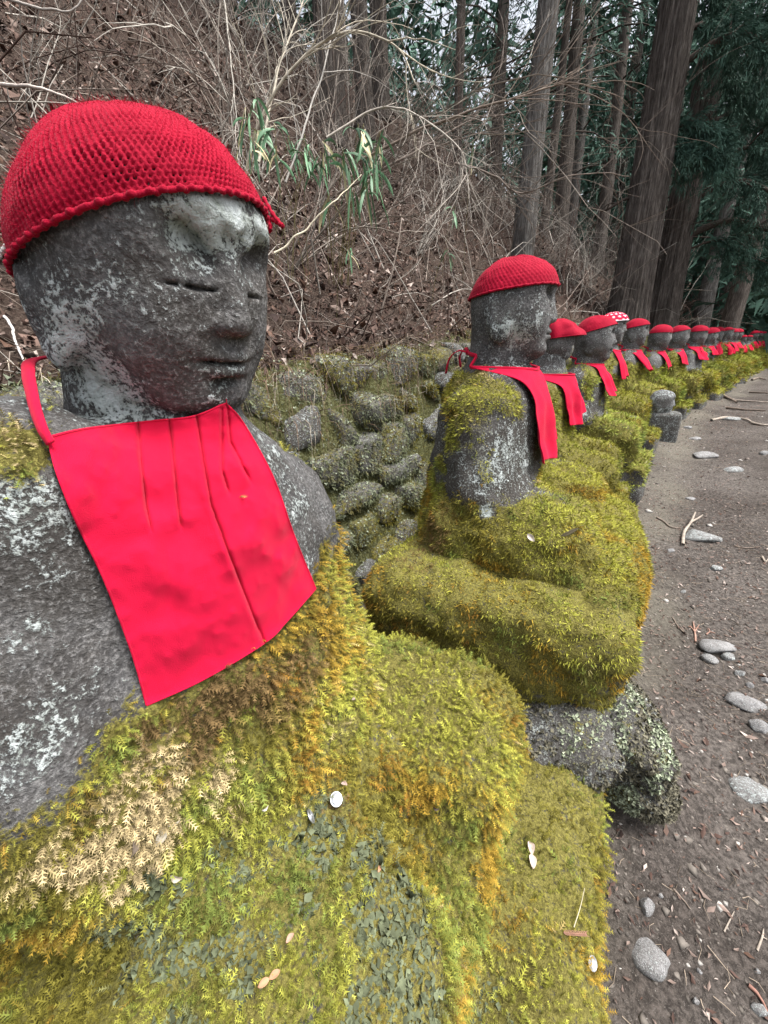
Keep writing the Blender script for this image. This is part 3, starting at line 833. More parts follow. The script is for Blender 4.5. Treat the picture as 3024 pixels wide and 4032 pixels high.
def bib(s, label, L=0.30, wt=0.165, wb=0.205, swing=0.0, zt=1.225, fold=0.010, seed=0, flip=0.0, kick=0.02, low=0.0, parts=True):
    rng = np.random.default_rng(900 + seed); S = s.S
    nu, nv = (48, 56) if s.k < 4 else (20, 24)
    u = np.linspace(-1, 1, nu); v = np.linspace(0, 1, nv); Uu, Vv = np.meshgrid(u, v, indexing='ij')
    w = wt + (wb - wt) * Vv ** 0.8
    y = Uu * w + swing * Vv ** 1.3; z = zt - 0.02 * (Uu ** 2) * (-1) * (1 - Vv) - L * Vv * (1 + 0.05 * np.sin(3 * Uu + seed)) - low * Uu * Vv
    P = np.stack([np.full_like(y, 0.55), y, z], -1).reshape(-1, 3) * S
    x = P[:, 0].copy()
    for _ in range(45):
        P[:, 0] = x; x = x - np.clip(0.6 * s.body(P), -0.03, 0.06)
        x = np.maximum(x, -0.12 * S)
    X = x.reshape(nu, nv)
    for _ in range(8):
        X[1:-1] = (X[:-2] + X[1:-1] + X[2:]) / 3; X[:, 1:-1] = (X[:, :-2] + X[:, 1:-1] + X[:, 2:]) / 3
    X = np.maximum(X, x.reshape(nu, nv))
    X = np.maximum(X, np.maximum.accumulate(X, axis=1) - 0.03 * Vv)       # hangs, bridging hollows
    fl = fold * (np.sin(Uu * 5.5 + seed + 1.2 * Vv) + 0.5 * np.sin(Uu * 11 + 2 * seed)) * sstep(0.05, 0.7, Vv) + fold * 0.9 * fbm(np.stack([Uu * 1.5, Vv * 2, 0 * Vv], -1), 1.0, 3, seed)
    X = X + 0.010 + np.abs(fold) * 0.8 + fl + kick * Vv ** 2 + flip * Vv * Uu
    P = P.reshape(nu, nv, 3); P[..., 0] = X
    s.bibpts = P[::4, ::5].reshape(-1, 3); s.bibr = 0.045 * S
    root = thing('bib', label, 'bib', s.loc, s.rz, 'red cloth bibs on the statues\' chests')
    c = link('cloth', mesh_np('cloth', P.reshape(-1, 3), grid_faces(nu, nv, False), mat=M_BIB), root); add_solid(c, 0.003)
    if parts:
        # waistband-like hem, and the two ties meeting behind the neck
        V, F = strip(P[:, 0] + np.array([0.003, 0, 0.0]), (0, 0, 1), 0.012 * S, 0.003); link('hem', mesh_np('hem', V, F, mat=M_BIB), root)
        for sgn in (-1, 1):
            e = P[0 if sgn < 0 else -1, 0]; a0 = math.atan2(e[1], e[0] + 0.035 * S)
            ring = neck_ring(s, e[2] / S, 1.30, a0, sgn * PI, 30)
            ring = np.concatenate([[e], ring[2:]]); V, F = strip(ring, (0, 0, 1), 0.015); link('tie', mesh_np('tie', V, F, mat=M_BIB), root)
        if s.k < 9: bow(s, root, ring[-1], rng, 1.0 if s.k < 4 else 1.2)
    return root, P

def coons(top, bot, left, right, nu, nv):
    top, bot, left, right = [np.asarray(a, float) for a in (top, bot, left, right)]
    def rs(a, n):
        a = smoothp(a, 200); L = np.concatenate([[0], np.cumsum(np.linalg.norm(np.diff(a, axis=0), axis=1))]); t = np.linspace(0, L[-1], n)
        return np.stack([np.interp(t, L, a[:, k]) for k in range(a.shape[1])], 1)
    T, B, Lf, R = rs(top, nu), rs(bot, nu), rs(left, nv), rs(right, nv); u = np.linspace(0, 1, nu)[:, None, None]; v = np.linspace(0, 1, nv)[None, :, None]
    return (1 - v) * T[:, None] + v * B[:, None] + (1 - u) * Lf[None] + u * R[None] - ((1 - u) * (1 - v) * T[0] + u * (1 - v) * T[-1] + (1 - u) * v * B[0] + u * v * B[-1])

def poly_dist(Q, pts):
    """signed distance (left of travel positive) of image points to a polyline, and the parameter along it"""
    pts = np.asarray(pts, float); best = np.full(Q.shape[:-1], 1e9); sg = np.zeros_like(best); par = np.zeros_like(best)
    for k in range(len(pts) - 1):
        a, b = pts[k], pts[k + 1]; d = b - a; t = np.clip(((Q - a) @ d) / (d @ d), 0, 1); r = Q - a - t[..., None] * d
        ds = np.linalg.norm(r, axis=-1); m = ds < best; best = np.where(m, ds, best); cr = d[0] * (Q[..., 1] - a[1]) - d[1] * (Q[..., 0] - a[0])
        sg = np.where(m, np.sign(cr), sg); par = np.where(m, (k + t) / (len(pts) - 1), par)
    return best * sg, par

def front_bib(s):
    nu, nv = 160, 165
    Q = coons([(190, 1722), (330, 1690), (600, 1658), (760, 1640), (890, 1588)], [(578, 2776), (800, 2675), (1040, 2532), (1130, 2445), (1243, 2318)],
              [(190, 1722), (225, 1860), (300, 2050), (412, 2285), (520, 2570), (578, 2776)], [(890, 1588), (960, 1670), (1075, 1880), (1160, 2115), (1243, 2318)], nu, nv)
    O = s.to_local(CAM); D = unit((np.stack([(Q[..., 0] - 1512) / FPX, (2016 - Q[..., 1]) / FPX], -1) @ np.stack([CR, CU]) + CF) @ s.R)
    Df = D.reshape(-1, 3)
    t = march(lambda p: s.body(p), np.broadcast_to(O, Df.shape), Df, tmax=1.2, n=60).reshape(nu, nv)
    raw = t.copy()
    for _ in range(40):
        tp = np.pad(t, 1, mode='edge'); t = (tp[:-2, 1:-1] + tp[2:, 1:-1] + tp[1:-1, :-2] + tp[1:-1, 2:] + 2 * t) / 6; t = np.minimum(t, raw)
    # raised cloth between stitched pleats: every pleat is a step that dies away towards one side
    h = np.full_like(t, 0.012)
    for pts, A, wdt in (([(542, 1662), (552, 1800), (575, 2000), (600, 2110)], 0.005, 55), ([(665, 1650), (680, 1800), (700, 2000), (716, 2100)], 0.005, 55),
                        ([(772, 1640), (800, 1820), (830, 1990), (900, 2180), (960, 2340), (1038, 2530)], 0.007, 75), ([(872, 1610), (872, 1850), (905, 1960)], 0.0045, 45),
                        ([(893, 1600), (905, 1740), (1000, 1925)], 0.006, 60)):
        d, par = poly_dist(Q, pts)
        end = sstep(1.0, 0.82, par) if pts[-1][1] < 2500 else np.ones_like(par)
        h = h + A * end * np.exp(-np.abs(d) / wdt) * np.where(d > 0, 1, 0.45) - 0.0085 * end * np.exp(-(d / 8.5) ** 2)
        # fullness released below the end of the pleat
        ex, ey = pts[-1]; h = h + (0.006 if ey < 2500 else 0) * np.exp(-((Q[..., 0] - ex - 10) / 45) ** 2 - ((Q[..., 1] - ey - 150) / 170) ** 2)
    q3 = np.stack([Q[..., 0] / 300, Q[..., 1] / 300, 0 * t], -1)
    h = h + 0.006 * fbm(q3, 0.8, 1, 3.3) + 0.0012 * fbm(q3, 5.0, 2, 1.3) + 0.0022 * np.sin(Q[..., 0] / 75 + Q[..., 1] / 260) * sstep(1950, 2400, Q[..., 1])
    P = O + D * (t - h)[..., None]
    s.bibpts = P[::7, ::8].reshape(-1, 3); s.bibr = 0.02
    root = thing('bib', 'large plain red bib with stitched pleats hanging on the chest of the nearest statue', 'bib', s.loc, s.rz, 'red cloth bibs on the statues\' chests')
    c = link('cloth', mesh_np('cloth', P.reshape(-1, 3), grid_faces(nu, nv, False), mat=M_BIB), root); add_solid(c, 0.0022)
    # folded top hem and stitched side edges
    for nm, pth in (('hem', P[:, 0]), ('hem', P[0]), ('hem', P[-1]), ('hem', P[:, -1])):
        V, F, _ = tubes([pth - (D[:, 0] if len(pth) == nu else D[0]) * 0.0005], [0.0016], 6); link(nm, mesh_np(nm, V, F, mat=M_BIB), root)
    # left tie climbs over the shoulder and goes round the neck
    def dep(px, py, z): return s.to_local(at_depth(px, py, z))
    z0 = float((s.to_world(P[0, 0]) - CAM) @ CF)
    pts = [dep(200, 1745, z0 - 0.006), dep(168, 1690, z0 - 0.004), dep(140, 1610, z0 + 0.008), dep(122, 1530, z0 + 0.026), dep(112, 1468, z0 + 0.05), dep(125, 1420, z0 + 0.10), dep(220, 1400, z0 + 0.16)]
    p = smoothp(pts, 40); V, F = strip(p, unit(dep(180, 1560, z0) - dep(100, 1560, z0)), np.linspace(0.009, 0.0155, 40), 0.0012); link('tie', mesh_np('tie', V, F, mat=M_BIB), root)
    pts = [P[-1, 0], P[-1, 0] + [-0.015, 0.02, 0.012], P[-1, 0] + [-0.05, 0.035, 0.03]]
    V, F = strip(smoothp(pts, 12), (0, 0.3, 1), 0.014, 0.0012); link('tie', mesh_np('tie', V, F, mat=M_BIB), root)
    return root
B = lambda px, py, r, v: (lambda q: (q[0], q[1], v))(pix_blob(S1, px, py, r))
def blobs(s, L, f=None): 
    o = []
    for px, py, r, v in L:
        c, rr = pix_blob(s, px, py, r); o.append((c, rr, v))
    return o
S1.lich = blobs(S1, [(800, 850, 120, .75), (930, 840, 110, .8), (690, 900, 90, .5), (1045, 930, 70, .8), (230, 1200, 120, .35), (380, 1200, 90, .3), (300, 1320, 110, .3), (480, 1090, 60, .3),
    (340, 1480, 120, .5), (430, 1560, 100, .5), (600, 1610, 90, .4), (800, 1440, 30, .35), (900, 1480, 70, .35), (880, 1560, 60, .3), (60, 1950, 130, .3), (200, 1900, 110, .22), (1080, 1800, 120, .45), (1190, 2000, 100, .5),
    (1215, 2200, 60, .6), (270, 2750, 90, .4), (120, 2950, 110, .5), (140, 2480, 50, .7), (1335, 2330, 25, .8), (100, 2150, 200, .3), (640, 2700, 600, -.1)])
S1.nomoss = blobs(S1, [(120, 2950, 150, 1.0), (250, 2800, 100, .8), (330, 2600, 100, .8), (1220, 2150, 110, 1.2), (1150, 1950, 120, 1.0), (1090, 1800, 100, 1.0), (0, 2650, 260, 1.0), (1260, 2330, 40, .4)])
S1.yesmoss = blobs(S1, [(700, 2860, 170, .8), (450, 2920, 120, .6), (1000, 2680, 110, .7), (1200, 2480, 90, .6), (60, 1800, 110, .75), (0, 1720, 110, .8), (180, 1500, 60, .6), (110, 1400, 60, .7), (230, 1560, 50, .35), (1270, 2150, 50, .9), (1265, 2320, 60, .7)])
S1.mcol = [(*pix_blob(S1, *a[:3]), *a[3:]) for a in [(1000, 2800, 200, 'brown', 2.3), (1220, 2560, 130, 'brown', 2.2), (1330, 2350, 90, 'brown', 2.0), (1000, 3000, 220, 'olive', 1.2), (300, 3650, 260, 'olive', 0.9), (700, 3950, 200, 'olive', 1.0), (1150, 3050, 130, 'rust', 1.0), (250, 3300, 140, 'olive', 1.2), (1600, 3950, 150, 'brown', 2.0), (1500, 3150, 120, 'olive', 1.0), (700, 2850, 260, 'brown', 2.5), (450, 2900, 200, 'brown', 2.5), (650, 3000, 160, 'tan', 3.0), (400, 3300, 150, 'tan', 3.5), (850, 3130, 90, 'tan', 3.4), (560, 3350, 80, 'tan', 3.1), (1300, 3200, 60, 'brown', 3.8),
    (700, 3480, 130, 'liver', 4.5), (900, 3700, 160, 'liver', 4.5), (1400, 3450, 220, 'liver', 4.1), (600, 3900, 200, 'liver', 4.0), (1650, 3750, 170, 'liver', 3.7), (1250, 3300, 90, 'liver', 3.4), (1900, 4000, 120, 'liver', 3.8),
    (1850, 2950, 160, 'lime', 0.9), (1750, 2750, 150, 'lime', 0.8), (2080, 2950, 130, 'gold', 1.2), (1350, 2500, 150, 'gold', .8), (2400, 3300, 130, 'gold', 1.0), (1800, 3500, 250, 'gold', 1.0), (200, 3500, 260, 'gold', .7), (100, 1800, 150, 'tan', 2.2), (150, 1450, 120, 'rust', 1.6), (1800,3800,200,'brown',1.2), (2300, 3300, 130, 'lime', .8)]]
S1.mcol = [(a, b * 1.0, c, d) for (a, b, c, d) in S1.mcol]
S2.lich = blobs(S2, [(2040, 1320, 50, .6), (2000, 1280, 40, .4), (2130, 1260, 40, .3), (1950, 1150, 30, .4), (1990, 1560, 50, .5), (1995, 1750, 60, .35), (1920, 1890, 60, .5), (1915, 2015, 25, 1.2), (1800, 1520, 30, .4), (1870, 1510, 30, .4), (2080, 1800, 60, .4), (1700, 1800, 100, -.1)])
S2.nomoss = blobs(S2, [(1915, 2015, 28, 1.0), (1950, 1750, 120, .7), (1720, 1700, 80, .5), (2080, 1800, 100, 1.0)])
S2.yesmoss = blobs(S2, [(1780, 1500, 60, .7), (1900, 1450, 40, .6), (1700, 1560, 50, .6)])
S2.mcol = [(*pix_blob(S2, *a[:3]), *a[3:]) for a in [(2100, 2150, 200, 'lime', .8), (2400, 2500, 200, 'lime', .6), (2150, 2350, 120, 'gold', .9), (2530, 2300, 150, 'gold', 1.0), (1650, 2200, 170, 'brown', 2.8), (1800, 2000, 150, 'brown', 1.4), (1750, 2450, 150, 'green', 1.2), (1900, 1450, 100, 'tan', 1.4), (2000, 2500, 100, 'liver', 2.5), (2450, 2350, 60, 'liver', 2.4)]]
SL = ['nearest stone statue, shoulder bare and lap thick in golden moss', 'second statue, seen in profile, torso grey and lap bright green moss', 'third statue with a small lowered head and fully mossed torso, mostly behind the second',
 'fourth statue with a grey streaked torso and broad moss apron', 'fifth statue, half hidden behind the fourth, taller than its neighbours', 'sixth statue with a big white lichen spot on its shoulder', 'seventh statue, white lichen over its knee, behind the low bare head',
 'eighth statue, torso wrapped in even green moss like a column', 'ninth statue with a bare torso mottled white and dark', 'tenth statue, tucked close behind the mottled one', 'eleventh statue, head just showing between the tenth and twelfth',
 'twelfth statue with a slim mossy torso left of a doubled bib', 'thirteenth statue, a sliver between the twelfth and fourteenth', 'fourteenth statue, last tall one before the two small heads', 'fifteenth statue, nearer of the two with small sunken heads',
 'sixteenth statue, farther of the two with small sunken heads', 'seventeenth statue, first of the tall far cluster', 'eighteenth statue in the tall far cluster', 'nineteenth statue in the tall far cluster', 'twentieth statue, last but one in view', 'farthest visible statue, cut by the right edge of the view']
CL = ['large lacy knitted red cap on the nearest statue', 'round crocheted red cap on the second statue', 'floppy red cap with a drooping peak on the third statue', 'wide low red cap on the fourth statue', 'red cloth cap with white polka dots and white piping', 'red woollen cap just right of the polka dot cap',
 'dark red woollen cap on the seventh statue above the low bare head', 'flat red woollen cap on the eighth, column-like statue', 'red woollen cap on the white-mottled ninth statue', 'small red cap on the tenth statue, touching the ninth one\'s', 'red cap on the eleventh statue, half behind the tenth', 'dark crimson cap on the twelfth statue',
 'sliver of red cap on the thirteenth statue', 'red cap on the fourteenth statue, last before the two small ones', 'tiny red cap, nearer of the two lowest ones in the row', 'tiny red cap, farther of the two lowest ones in the row', 'red cap starting the far tall cluster', 'red cap second in the far tall cluster', 'red cap third in the far tall cluster', 'far red cap last but one at the right edge', 'farthest red cap at the right edge']
BL = ['x', 'long narrow red bib hanging edge-on from the second statue\'s chest', 'deep red bib with a gathered top edge on the third statue', 'short squared red bib on the fourth statue, creased at its foot', 'slim red bib under the polka dot cap', 'red bib blown out to the right on the sixth statue', 'slanting narrow red bib of the seventh statue, above the bare head',
 'neat square red bib on the column-like eighth statue', 'wide rumpled red bib on the white-mottled ninth statue', 'short red bib on the tenth statue', 'thin red bib on the eleventh statue', 'long red bib with a dark fold on the twelfth statue', 'narrow red bib on the thirteenth statue', 'red bib on the fourteenth statue', 'small red bib on the nearer small-headed statue', 'small red bib on the farther small-headed statue',
 'red bib on the seventeenth statue', 'red bib on the eighteenth statue', 'red bib on the nineteenth statue', 'red bib on the last statue but one', 'red bib on the farthest statue at the right edge']
front_bib(S1)
BV = {1: dict(L=0.335, wt=0.17, wb=0.16, low=-0.02, fold=0.014, kick=0.035), 2: dict(L=0.30, wt=0.20, wb=0.15, fold=0.018, kick=0.03, low=-0.03), 3: dict(L=0.24, wt=0.15, wb=0.16, fold=0.016, kick=0.05), 4: dict(L=0.26, wt=0.12, wb=0.14, kick=0.04), 5: dict(L=0.24, wt=0.17, wb=0.16, kick=0.08, low=0.02, fold=.015),
      6: dict(L=0.23, wt=0.15, wb=0.12, kick=0.06, low=-.04), 7: dict(L=0.25, wt=0.17, wb=0.18, kick=0.05), 8: dict(L=0.23, wt=0.22, wb=0.25, kick=0.05, fold=0.03), 11: dict(L=0.27, wt=0.2, wb=0.22, kick=0.05, fold=0.03)}
for s in STAT[1:]: bib(s, BL[s.k], seed=s.k, **BV.get(s.k, dict(L=0.20 + 0.03 * math.sin(s.k * 3.3), wt=0.16 + 0.02 * math.sin(s.k), kick=0.03 + 0.02 * math.sin(s.k * 1.7), fold=0.015)))
for s in STAT[2:]:
    s.lich = []
    for px, py, r, v in {5: [(2480, 1395, 22, 1.1), (2535, 1290, 14, .9)], 6: [(2610, 1480, 25, .9), (2585, 1390, 14, .5), (2700, 1530, 12, 1.0)], 3: [(2300, 1450, 30, .5), (2360, 1320, 20, .5)], 8: [(2710, 1370, 18, .6), (2735, 1390, 10, .6)]}.get(s.k, []):
        c, rr = pix_blob(s, px, py, r); s.lich.append((c, rr, v))
build_statue(S1, (0.0040, 0.016, 34000, 0.0145, 2, False), SL[0])
build_statue(S2, (0.007, 0.018, 54000, 0.0108, 4, True), SL[1])
for s in STAT[2:]:
    k = s.k; hb = 0.028 if k < 6 else 0.04 if k < 12 else 0.05
    build_statue(s, (0.012 if k < 6 else 0.022, hb, int(15000 / (1 + 0.6 * (k - 2))), 0.016 + 0.005 * (k - 2), 4, True), SL[k])
CAP1 = knit_cap(S1, CL[0], f0=1.57, f1=-0.44, f2=-0.12, flare=lambda TH, T: 0.013 * np.cos(TH - 0.3) * 4 * T * (1 - T), NC=142, NR=36, kc=4, kr=3, amp=0.0027, brimr=0.0028, lacy=lambda TH, T: sstep(0.5, 0.72, T) * sstep(0.0, 0.25, fbm(np.stack([TH * 1.2, T * 3, 0 * T], -1), 1.0, 2, 1.3) + 0.25), fuzz=12000)
knit_cap(S2, CL[1], f0=1.38, f1=-0.06, NC=64, NR=18, kc=4, kr=4, amp=0.004, fuzz=3000)
for s in STAT[2:]:
    k = s.k; rg = math.sin(k * 4.4)
    kw = dict(f0=1.32 + 0.07 * rg, f1=-0.06 - 0.08 * math.sin(k * 2.9), f2=0.05 * math.sin(k * 1.3), off=0.008 + 0.004 * math.sin(k * 5.1))
    if k == 2: kw = dict(f0=1.62, f1=-0.08, off=0.016, flare=lambda TH, T: 0.085 * np.clip(np.cos(TH), 0, 1) ** 2 * sstep(0.72, 1.0, T) + 0.012 * np.sin(TH * 7) * sstep(0.4, 0.7, T))
    if k == 3: kw = dict(f0=1.36, f1=-0.22, off=0.008)
    if k == 4: kw['off'] = 0.016
    knit_cap(s, CL[k], NC=48 if k < 4 else 36, NR=14 if k < 4 else 10, kc=3 if k < 4 else 2, kr=3 if k < 4 else 2, amp=0.0035, dots=(k == 4), mat=M_DOT if k == 4 else None, name='dotted_cap' if k == 4 else 'knitted_cap', fuzz=900 if k < 7 and k != 4 else 0, **kw)
# ---------------------------------------------------------------- ground, slope
def sheet(Ls, sv, hf):
    LL, SS = np.meshgrid(Ls, sv, indexing='ij'); xy = row_point(LL.ravel(), SS.ravel()); z = hf(LL.ravel(), SS.ravel())
    return np.concatenate([xy, z[:, None]], 1), grid_faces(len(Ls), len(sv), False)[:, ::-1], LL.ravel(), SS.ravel()

def path_h(L, s):
    q = np.stack([L, s, 0 * L], -1)
    h = base_g(L) + fbm(q, 1.3, 3, 4.1) * 0.035 + fbm(q, 7, 3, 1.1) * 0.012 * (L < 12)
    h = h + 0.10 * sstep(-0.95, -0.5, s) * sstep(0.5, 1.6, L) * 0.6          # soil banked against the pedestals
    h = h + 0.16 * np.exp(-((L - 0.95) / 0.5) ** 2 - ((s + 0.72) / 0.25) ** 2)
    return h
Ls = np.concatenate([np.arange(-3, -1, .25), np.arange(-1, 5, 0.035), np.arange(5, 12, 0.12), np.arange(12, 75, 0.8)])
sv = np.concatenate([[-200, -60, -25, -14, -9, -6], np.arange(-4.4, -2.4, 0.15), np.arange(-2.4, 0.5, 0.035), [0.5, 0.62, .8, 1.0]])
V, F, LL, SS = sheet(Ls, sv, path_h)

def mat_path():
    m, nt, b = mat_new('packed_dirt', 0.95, 0.1); co = coord(nt)
    n1 = noise(nt, 1.6, 5, 0.6, co); n2 = noise(nt, 55, 5, 0.75, co, 0.3); n3 = noise(nt, 260, 3, 0.7, co)
    base = ramp(nt, n1.outputs[0], [(0.35, (0.080, 0.068, 0.060)), (0.65, (0.138, 0.122, 0.110))]).outputs[0]
    f = ramp(nt, n2.outputs[0], [(0.42, (0.45,) * 3), (0.62, (1.25,) * 3)]).outputs[0]; base = mix(nt, 1.0, base, f, 'MULTIPLY')
    sp = ramp(nt, n3.outputs[0], [(0.60, (0, 0, 0)), (0.68, (1, 1, 1))]).outputs[0]; base = mix(nt, math_(nt, 'MULTIPLY', sp, 0.5), base, (0.26, 0.24, 0.22))
    a = N(nt, 'ShaderNodeAttribute', attribute_name='dust')
    df = math_(nt, 'MULTIPLY', a.outputs['Fac'], ramp(nt, n2.outputs[0], [(0.3, (0.5,) * 3), (0.6, (1,) * 3)]).outputs[0])
    base = mix(nt, df, base, mix(nt, 0.5, (0.20, 0.185, 0.145), (0.13, 0.12, 0.10)))
    nt.links.new(base, b.inputs['Base Color'])
    bump(nt, b, math_(nt, 'ADD', n2.outputs[0], math_(nt, 'MULTIPLY', n3.outputs[0], 0.4)), 1.0, 0.012)
    return m
q3 = np.stack([LL, SS, 0 * LL], -1)
dust = sstep(-1.0, -0.62, SS + 0.35 * fbm(q3, 2.5, 4, 2.0)) * (0.55 + 0.5 * fbm(q3, 5, 3, 8.0))
tag(link('path', mesh_np('path', V, F, attrs={'dust': dust}, mat=mat_path())), kind='structure')

def mat_slope():
    m, nt, b = mat_new('leaf_litter_soil', 0.95, 0.08); co = coord(nt)
    n1 = noise(nt, 3.5, 6, 0.7, co); n2 = noise(nt, 45, 5, 0.75, co, 0.8)
    c = ramp(nt, n2.outputs[0], [(0.3, (0.018, 0.012, 0.009)), (0.5, (0.060, 0.042, 0.034)), (0.7, (0.16, 0.125, 0.10))]).outputs[0]
    a = N(nt, 'ShaderNodeAttribute', attribute_name='moss')
    mc = ramp(nt, n2.outputs[0], [(0.3, (0.02, 0.02, 0.010)), (0.5, (0.10, 0.10, 0.04)), (0.7, (0.22, 0.23, 0.13))]).outputs[0]
    f = ramp(nt, math_(nt, 'ADD', a.outputs['Fac'], math_(nt, 'MULTIPLY', math_(nt, 'SUBTRACT', n1.outputs[0], 0.5), 1.2)), [(0.4, (0, 0, 0)), (0.6, (1, 1, 1))]).outputs[0]
    nt.links.new(mix(nt, f, c, mc), b.inputs['Base Color']); bump(nt, b, n2.outputs[0], 1.0, 0.03)
    return m
Ls = np.concatenate([np.arange(-6, -2, 0.25), np.arange(-2, 7, 0.045), np.arange(7, 16, 0.14), np.arange(16, 75, 0.9)])
sv = np.concatenate([np.arange(0.44, 1.6, 0.04), np.arange(1.6, 4.5, 0.08), np.arange(4.5, 12, 0.3), np.arange(12, 34, 1.2), [40, 60, 120]])
V, F, LL, SS = sheet(Ls, sv, hill_h)
wl = sstep(0.86, 1.0, SS) * sstep(1.35, 1.2, SS); q3 = np.stack([LL, SS, V[:, 2]], -1)
V = V.astype(float); V[:, 2] += 0; V[:, :2] += (fbm(q3, 3.5, 4, 1.7) * 0.07 * wl + fbm(q3, 14, 3, 6.7) * 0.03 * wl)[:, None] * unit(row_point(LL, SS + 0.1) - row_point(LL, SS))
mo = sstep(1.36, 1.24, SS + 0.12 * fbm(q3, 3, 3, 0.3)) * (0.9 - 0.3 * sstep(0.85, 0.92, SS) * sstep(1.22, 1.14, SS)) + 0.1
tag(link('hillside', mesh_np('hillside', V, F, attrs={'moss': mo}, mat=mat_slope())), kind='structure')
HV, HF, HS, HL = V, F, SS, LL

def hill_hit(px, py, tmax=40):
    d = ray(px, py); t = np.concatenate([np.arange(0.8, 6, 0.03), np.arange(6, tmax, 0.15)]); P = CAM + t[:, None] * d; z, L, s = ground_z(P[:, :2])
    k = np.flatnonzero(P[:, 2] < z)
    return None if len(k) == 0 else P[k[0]]

# ---------------------------------------------------------------- the old retaining wall
rng = np.random.default_rng(31)
import bmesh
bm = bmesh.new(); bmesh.ops.create_icosphere(bm, subdivisions=4, radius=1.0)
ICO_V = np.array([v.co[:] for v in bm.verts]); ICO_F = np.array([[v.index for v in f.verts] for f in bm.faces]); bm.free()
bm = bmesh.new(); bmesh.ops.create_icosphere(bm, subdivisions=3, radius=1.0)
ICO3_V = np.array([v.co[:] for v in bm.verts]); ICO3_F = np.array([[v.index for v in f.verts] for f in bm.faces]); bm.free()
bm = bmesh.new(); bmesh.ops.create_icosphere(bm, subdivisions=2, radius=1.0)
ICO2_V = np.array([v.co[:] for v in bm.verts]); ICO2_F = np.array([[v.index for v in f.verts] for f in bm.faces]); bm.free()

def rock(V0, dims, seed, facet=6, rough=0.12):
    r = np.random.default_rng(seed); V = V0.copy()
    for _ in range(facet):                      # flat cuts give a split, blocky look
        n = unit(r.normal(size=3)); d = 0.55 + 0.35 * r.random(); k = V @ n; V = V - np.maximum(k - d, 0)[:, None] * n * 0.92
    V = V * (1 + rough * fbm(V, 1.6, 4, seed * 1.37)[:, None] + rough * 0.35 * fbm(V, 7, 3, seed)[:, None])
    return V * np.array(dims)

wall = thing('retaining_wall', 'low dry stone retaining wall overgrown with moss behind the statues', 'wall', (0, 0, 0))
WP, WN = [], []
nst = 0
z0 = 0.02; row = 0
while z0 < 1.28:
    ht = rng.uniform(0.20, 0.30); L = -1.9 + rng.uniform(0, 0.2); row += 1
    while L < 9.5:
        wd = rng.uniform(0.18, 0.5); hj = z0 + ht / 2 + rng.normal() * 0.025; Lj = L + wd / 2; L += wd * 0.96
        hh = ht * rng.uniform(0.65, 1.2); out = rng.normal() * 0.026 + 0.010
        if rng.random() < 0.05: continue
        s = np.interp(hj, SEC[:8, 1], SEC[:8, 0]) + 0.075 - out
        xy = row_point(Lj, s); c = np.array([xy[0], xy[1], base_g(Lj) + hj])
        i = int((Lj + L0) * 10); t = RT[i]; n = -RN[i]
        q = (ICO3_V if Lj < 4 else ICO2_V); Fr = ICO3_F if Lj < 4 else ICO2_F
        q = np.sign(q) * np.abs(q) ** 0.4                       # boxy, weathered block
        r2 = np.random.default_rng(50 + nst)
        for _ in range(7):
            pn = unit(r2.normal(size=3)); d = 0.62 + 0.35 * r2.random(); kq = q @ pn; q = q - np.maximum(kq - d, 0)[:, None] * pn * 0.8
        q = q * (1 + 0.16 * fbm(q, 1.1, 3, nst * 1.3)[:, None] + 0.07 * fbm(q, 4, 3, nst)[:, None]) * np.array([wd / 2 * 1.06, 0.14, hh / 2 * 1.12])
        a = rng.normal() * 0.16; Rl = np.array([[math.cos(a), 0, -math.sin(a)], [0, 1, 0], [math.sin(a), 0, math.cos(a)]]); q = q @ Rl.T
        Vw = q[:, :1] * np.array([t[0], t[1], 0]) + q[:, 1:2] * np.array([-n[0], -n[1], 0.25]) + q[:, 2:] * np.array([0, 0, 1.0])
        g = rng.random(); g = 0.3 if g < 0.14 else 0.6 + 0.4 * rng.random()
        me = mesh_np('stone', Vw, Fr, attrs={'lichen': np.full(len(Vw), 0.30), 'moss': g - 0.25 + 0.5 * fbm(Vw + c, 6, 3, 1.0)}, mat=M_STONE2)
        link('stone', me, wall, c); nst += 1
        if True: WP.append(sample(Vw + c, Fr, int((1300 if Lj < 3 else 250) * (1 if g > 0.5 else 0.25) * wd * ht / 0.08), rng))
    z0 += ht * 0.98
print('wall stones', nst)

# wall moss and lichen as short tufts and flakes over stones and soil
w = sstep(0.45, 0.6, HS) * sstep(1.5, 1.3, HS) * sstep(-3, -1.5, HL) * sstep(8, 4, HL)
P, Nn = sample(HV, HF, 14000, rng, w * (1 - 0.5 * sstep(0.85, 0.92, HS) * sstep(1.22, 1.14, HS)))
P = np.concatenate([P] + [a for a, b in WP]); Nn = np.concatenate([Nn] + [b for a, b in WP]); Nn[Nn[:, 2] < -0.6] *= 1
fl = np.where((Nn * (CAM - P)).sum(1) < 0); Nn[fl] *= 1
C0 = np.stack([fbm(P, 2.2, 3, 5.0), fbm(P, 6, 3, 1.0), fbm(P, 20, 2, 3.0)], 1) * 2
ga = sstep(-0.25, 0.35, C0[:, 0] + 0.5 * C0[:, 1])[:, None]; gb = sstep(-0.1, 0.5, C0[:, 2] + C0[:, 1])[:, None]
C = 1.7 * (PAL['olive'] * 0.95 * ga + np.array([0.13, 0.145, 0.085]) * (1 - ga)) * (1 - 0.5 * gb) + np.array([0.17, 0.125, 0.045]) * 0.5 * gb
r = rng.random(len(P)); m1 = r < 0.7
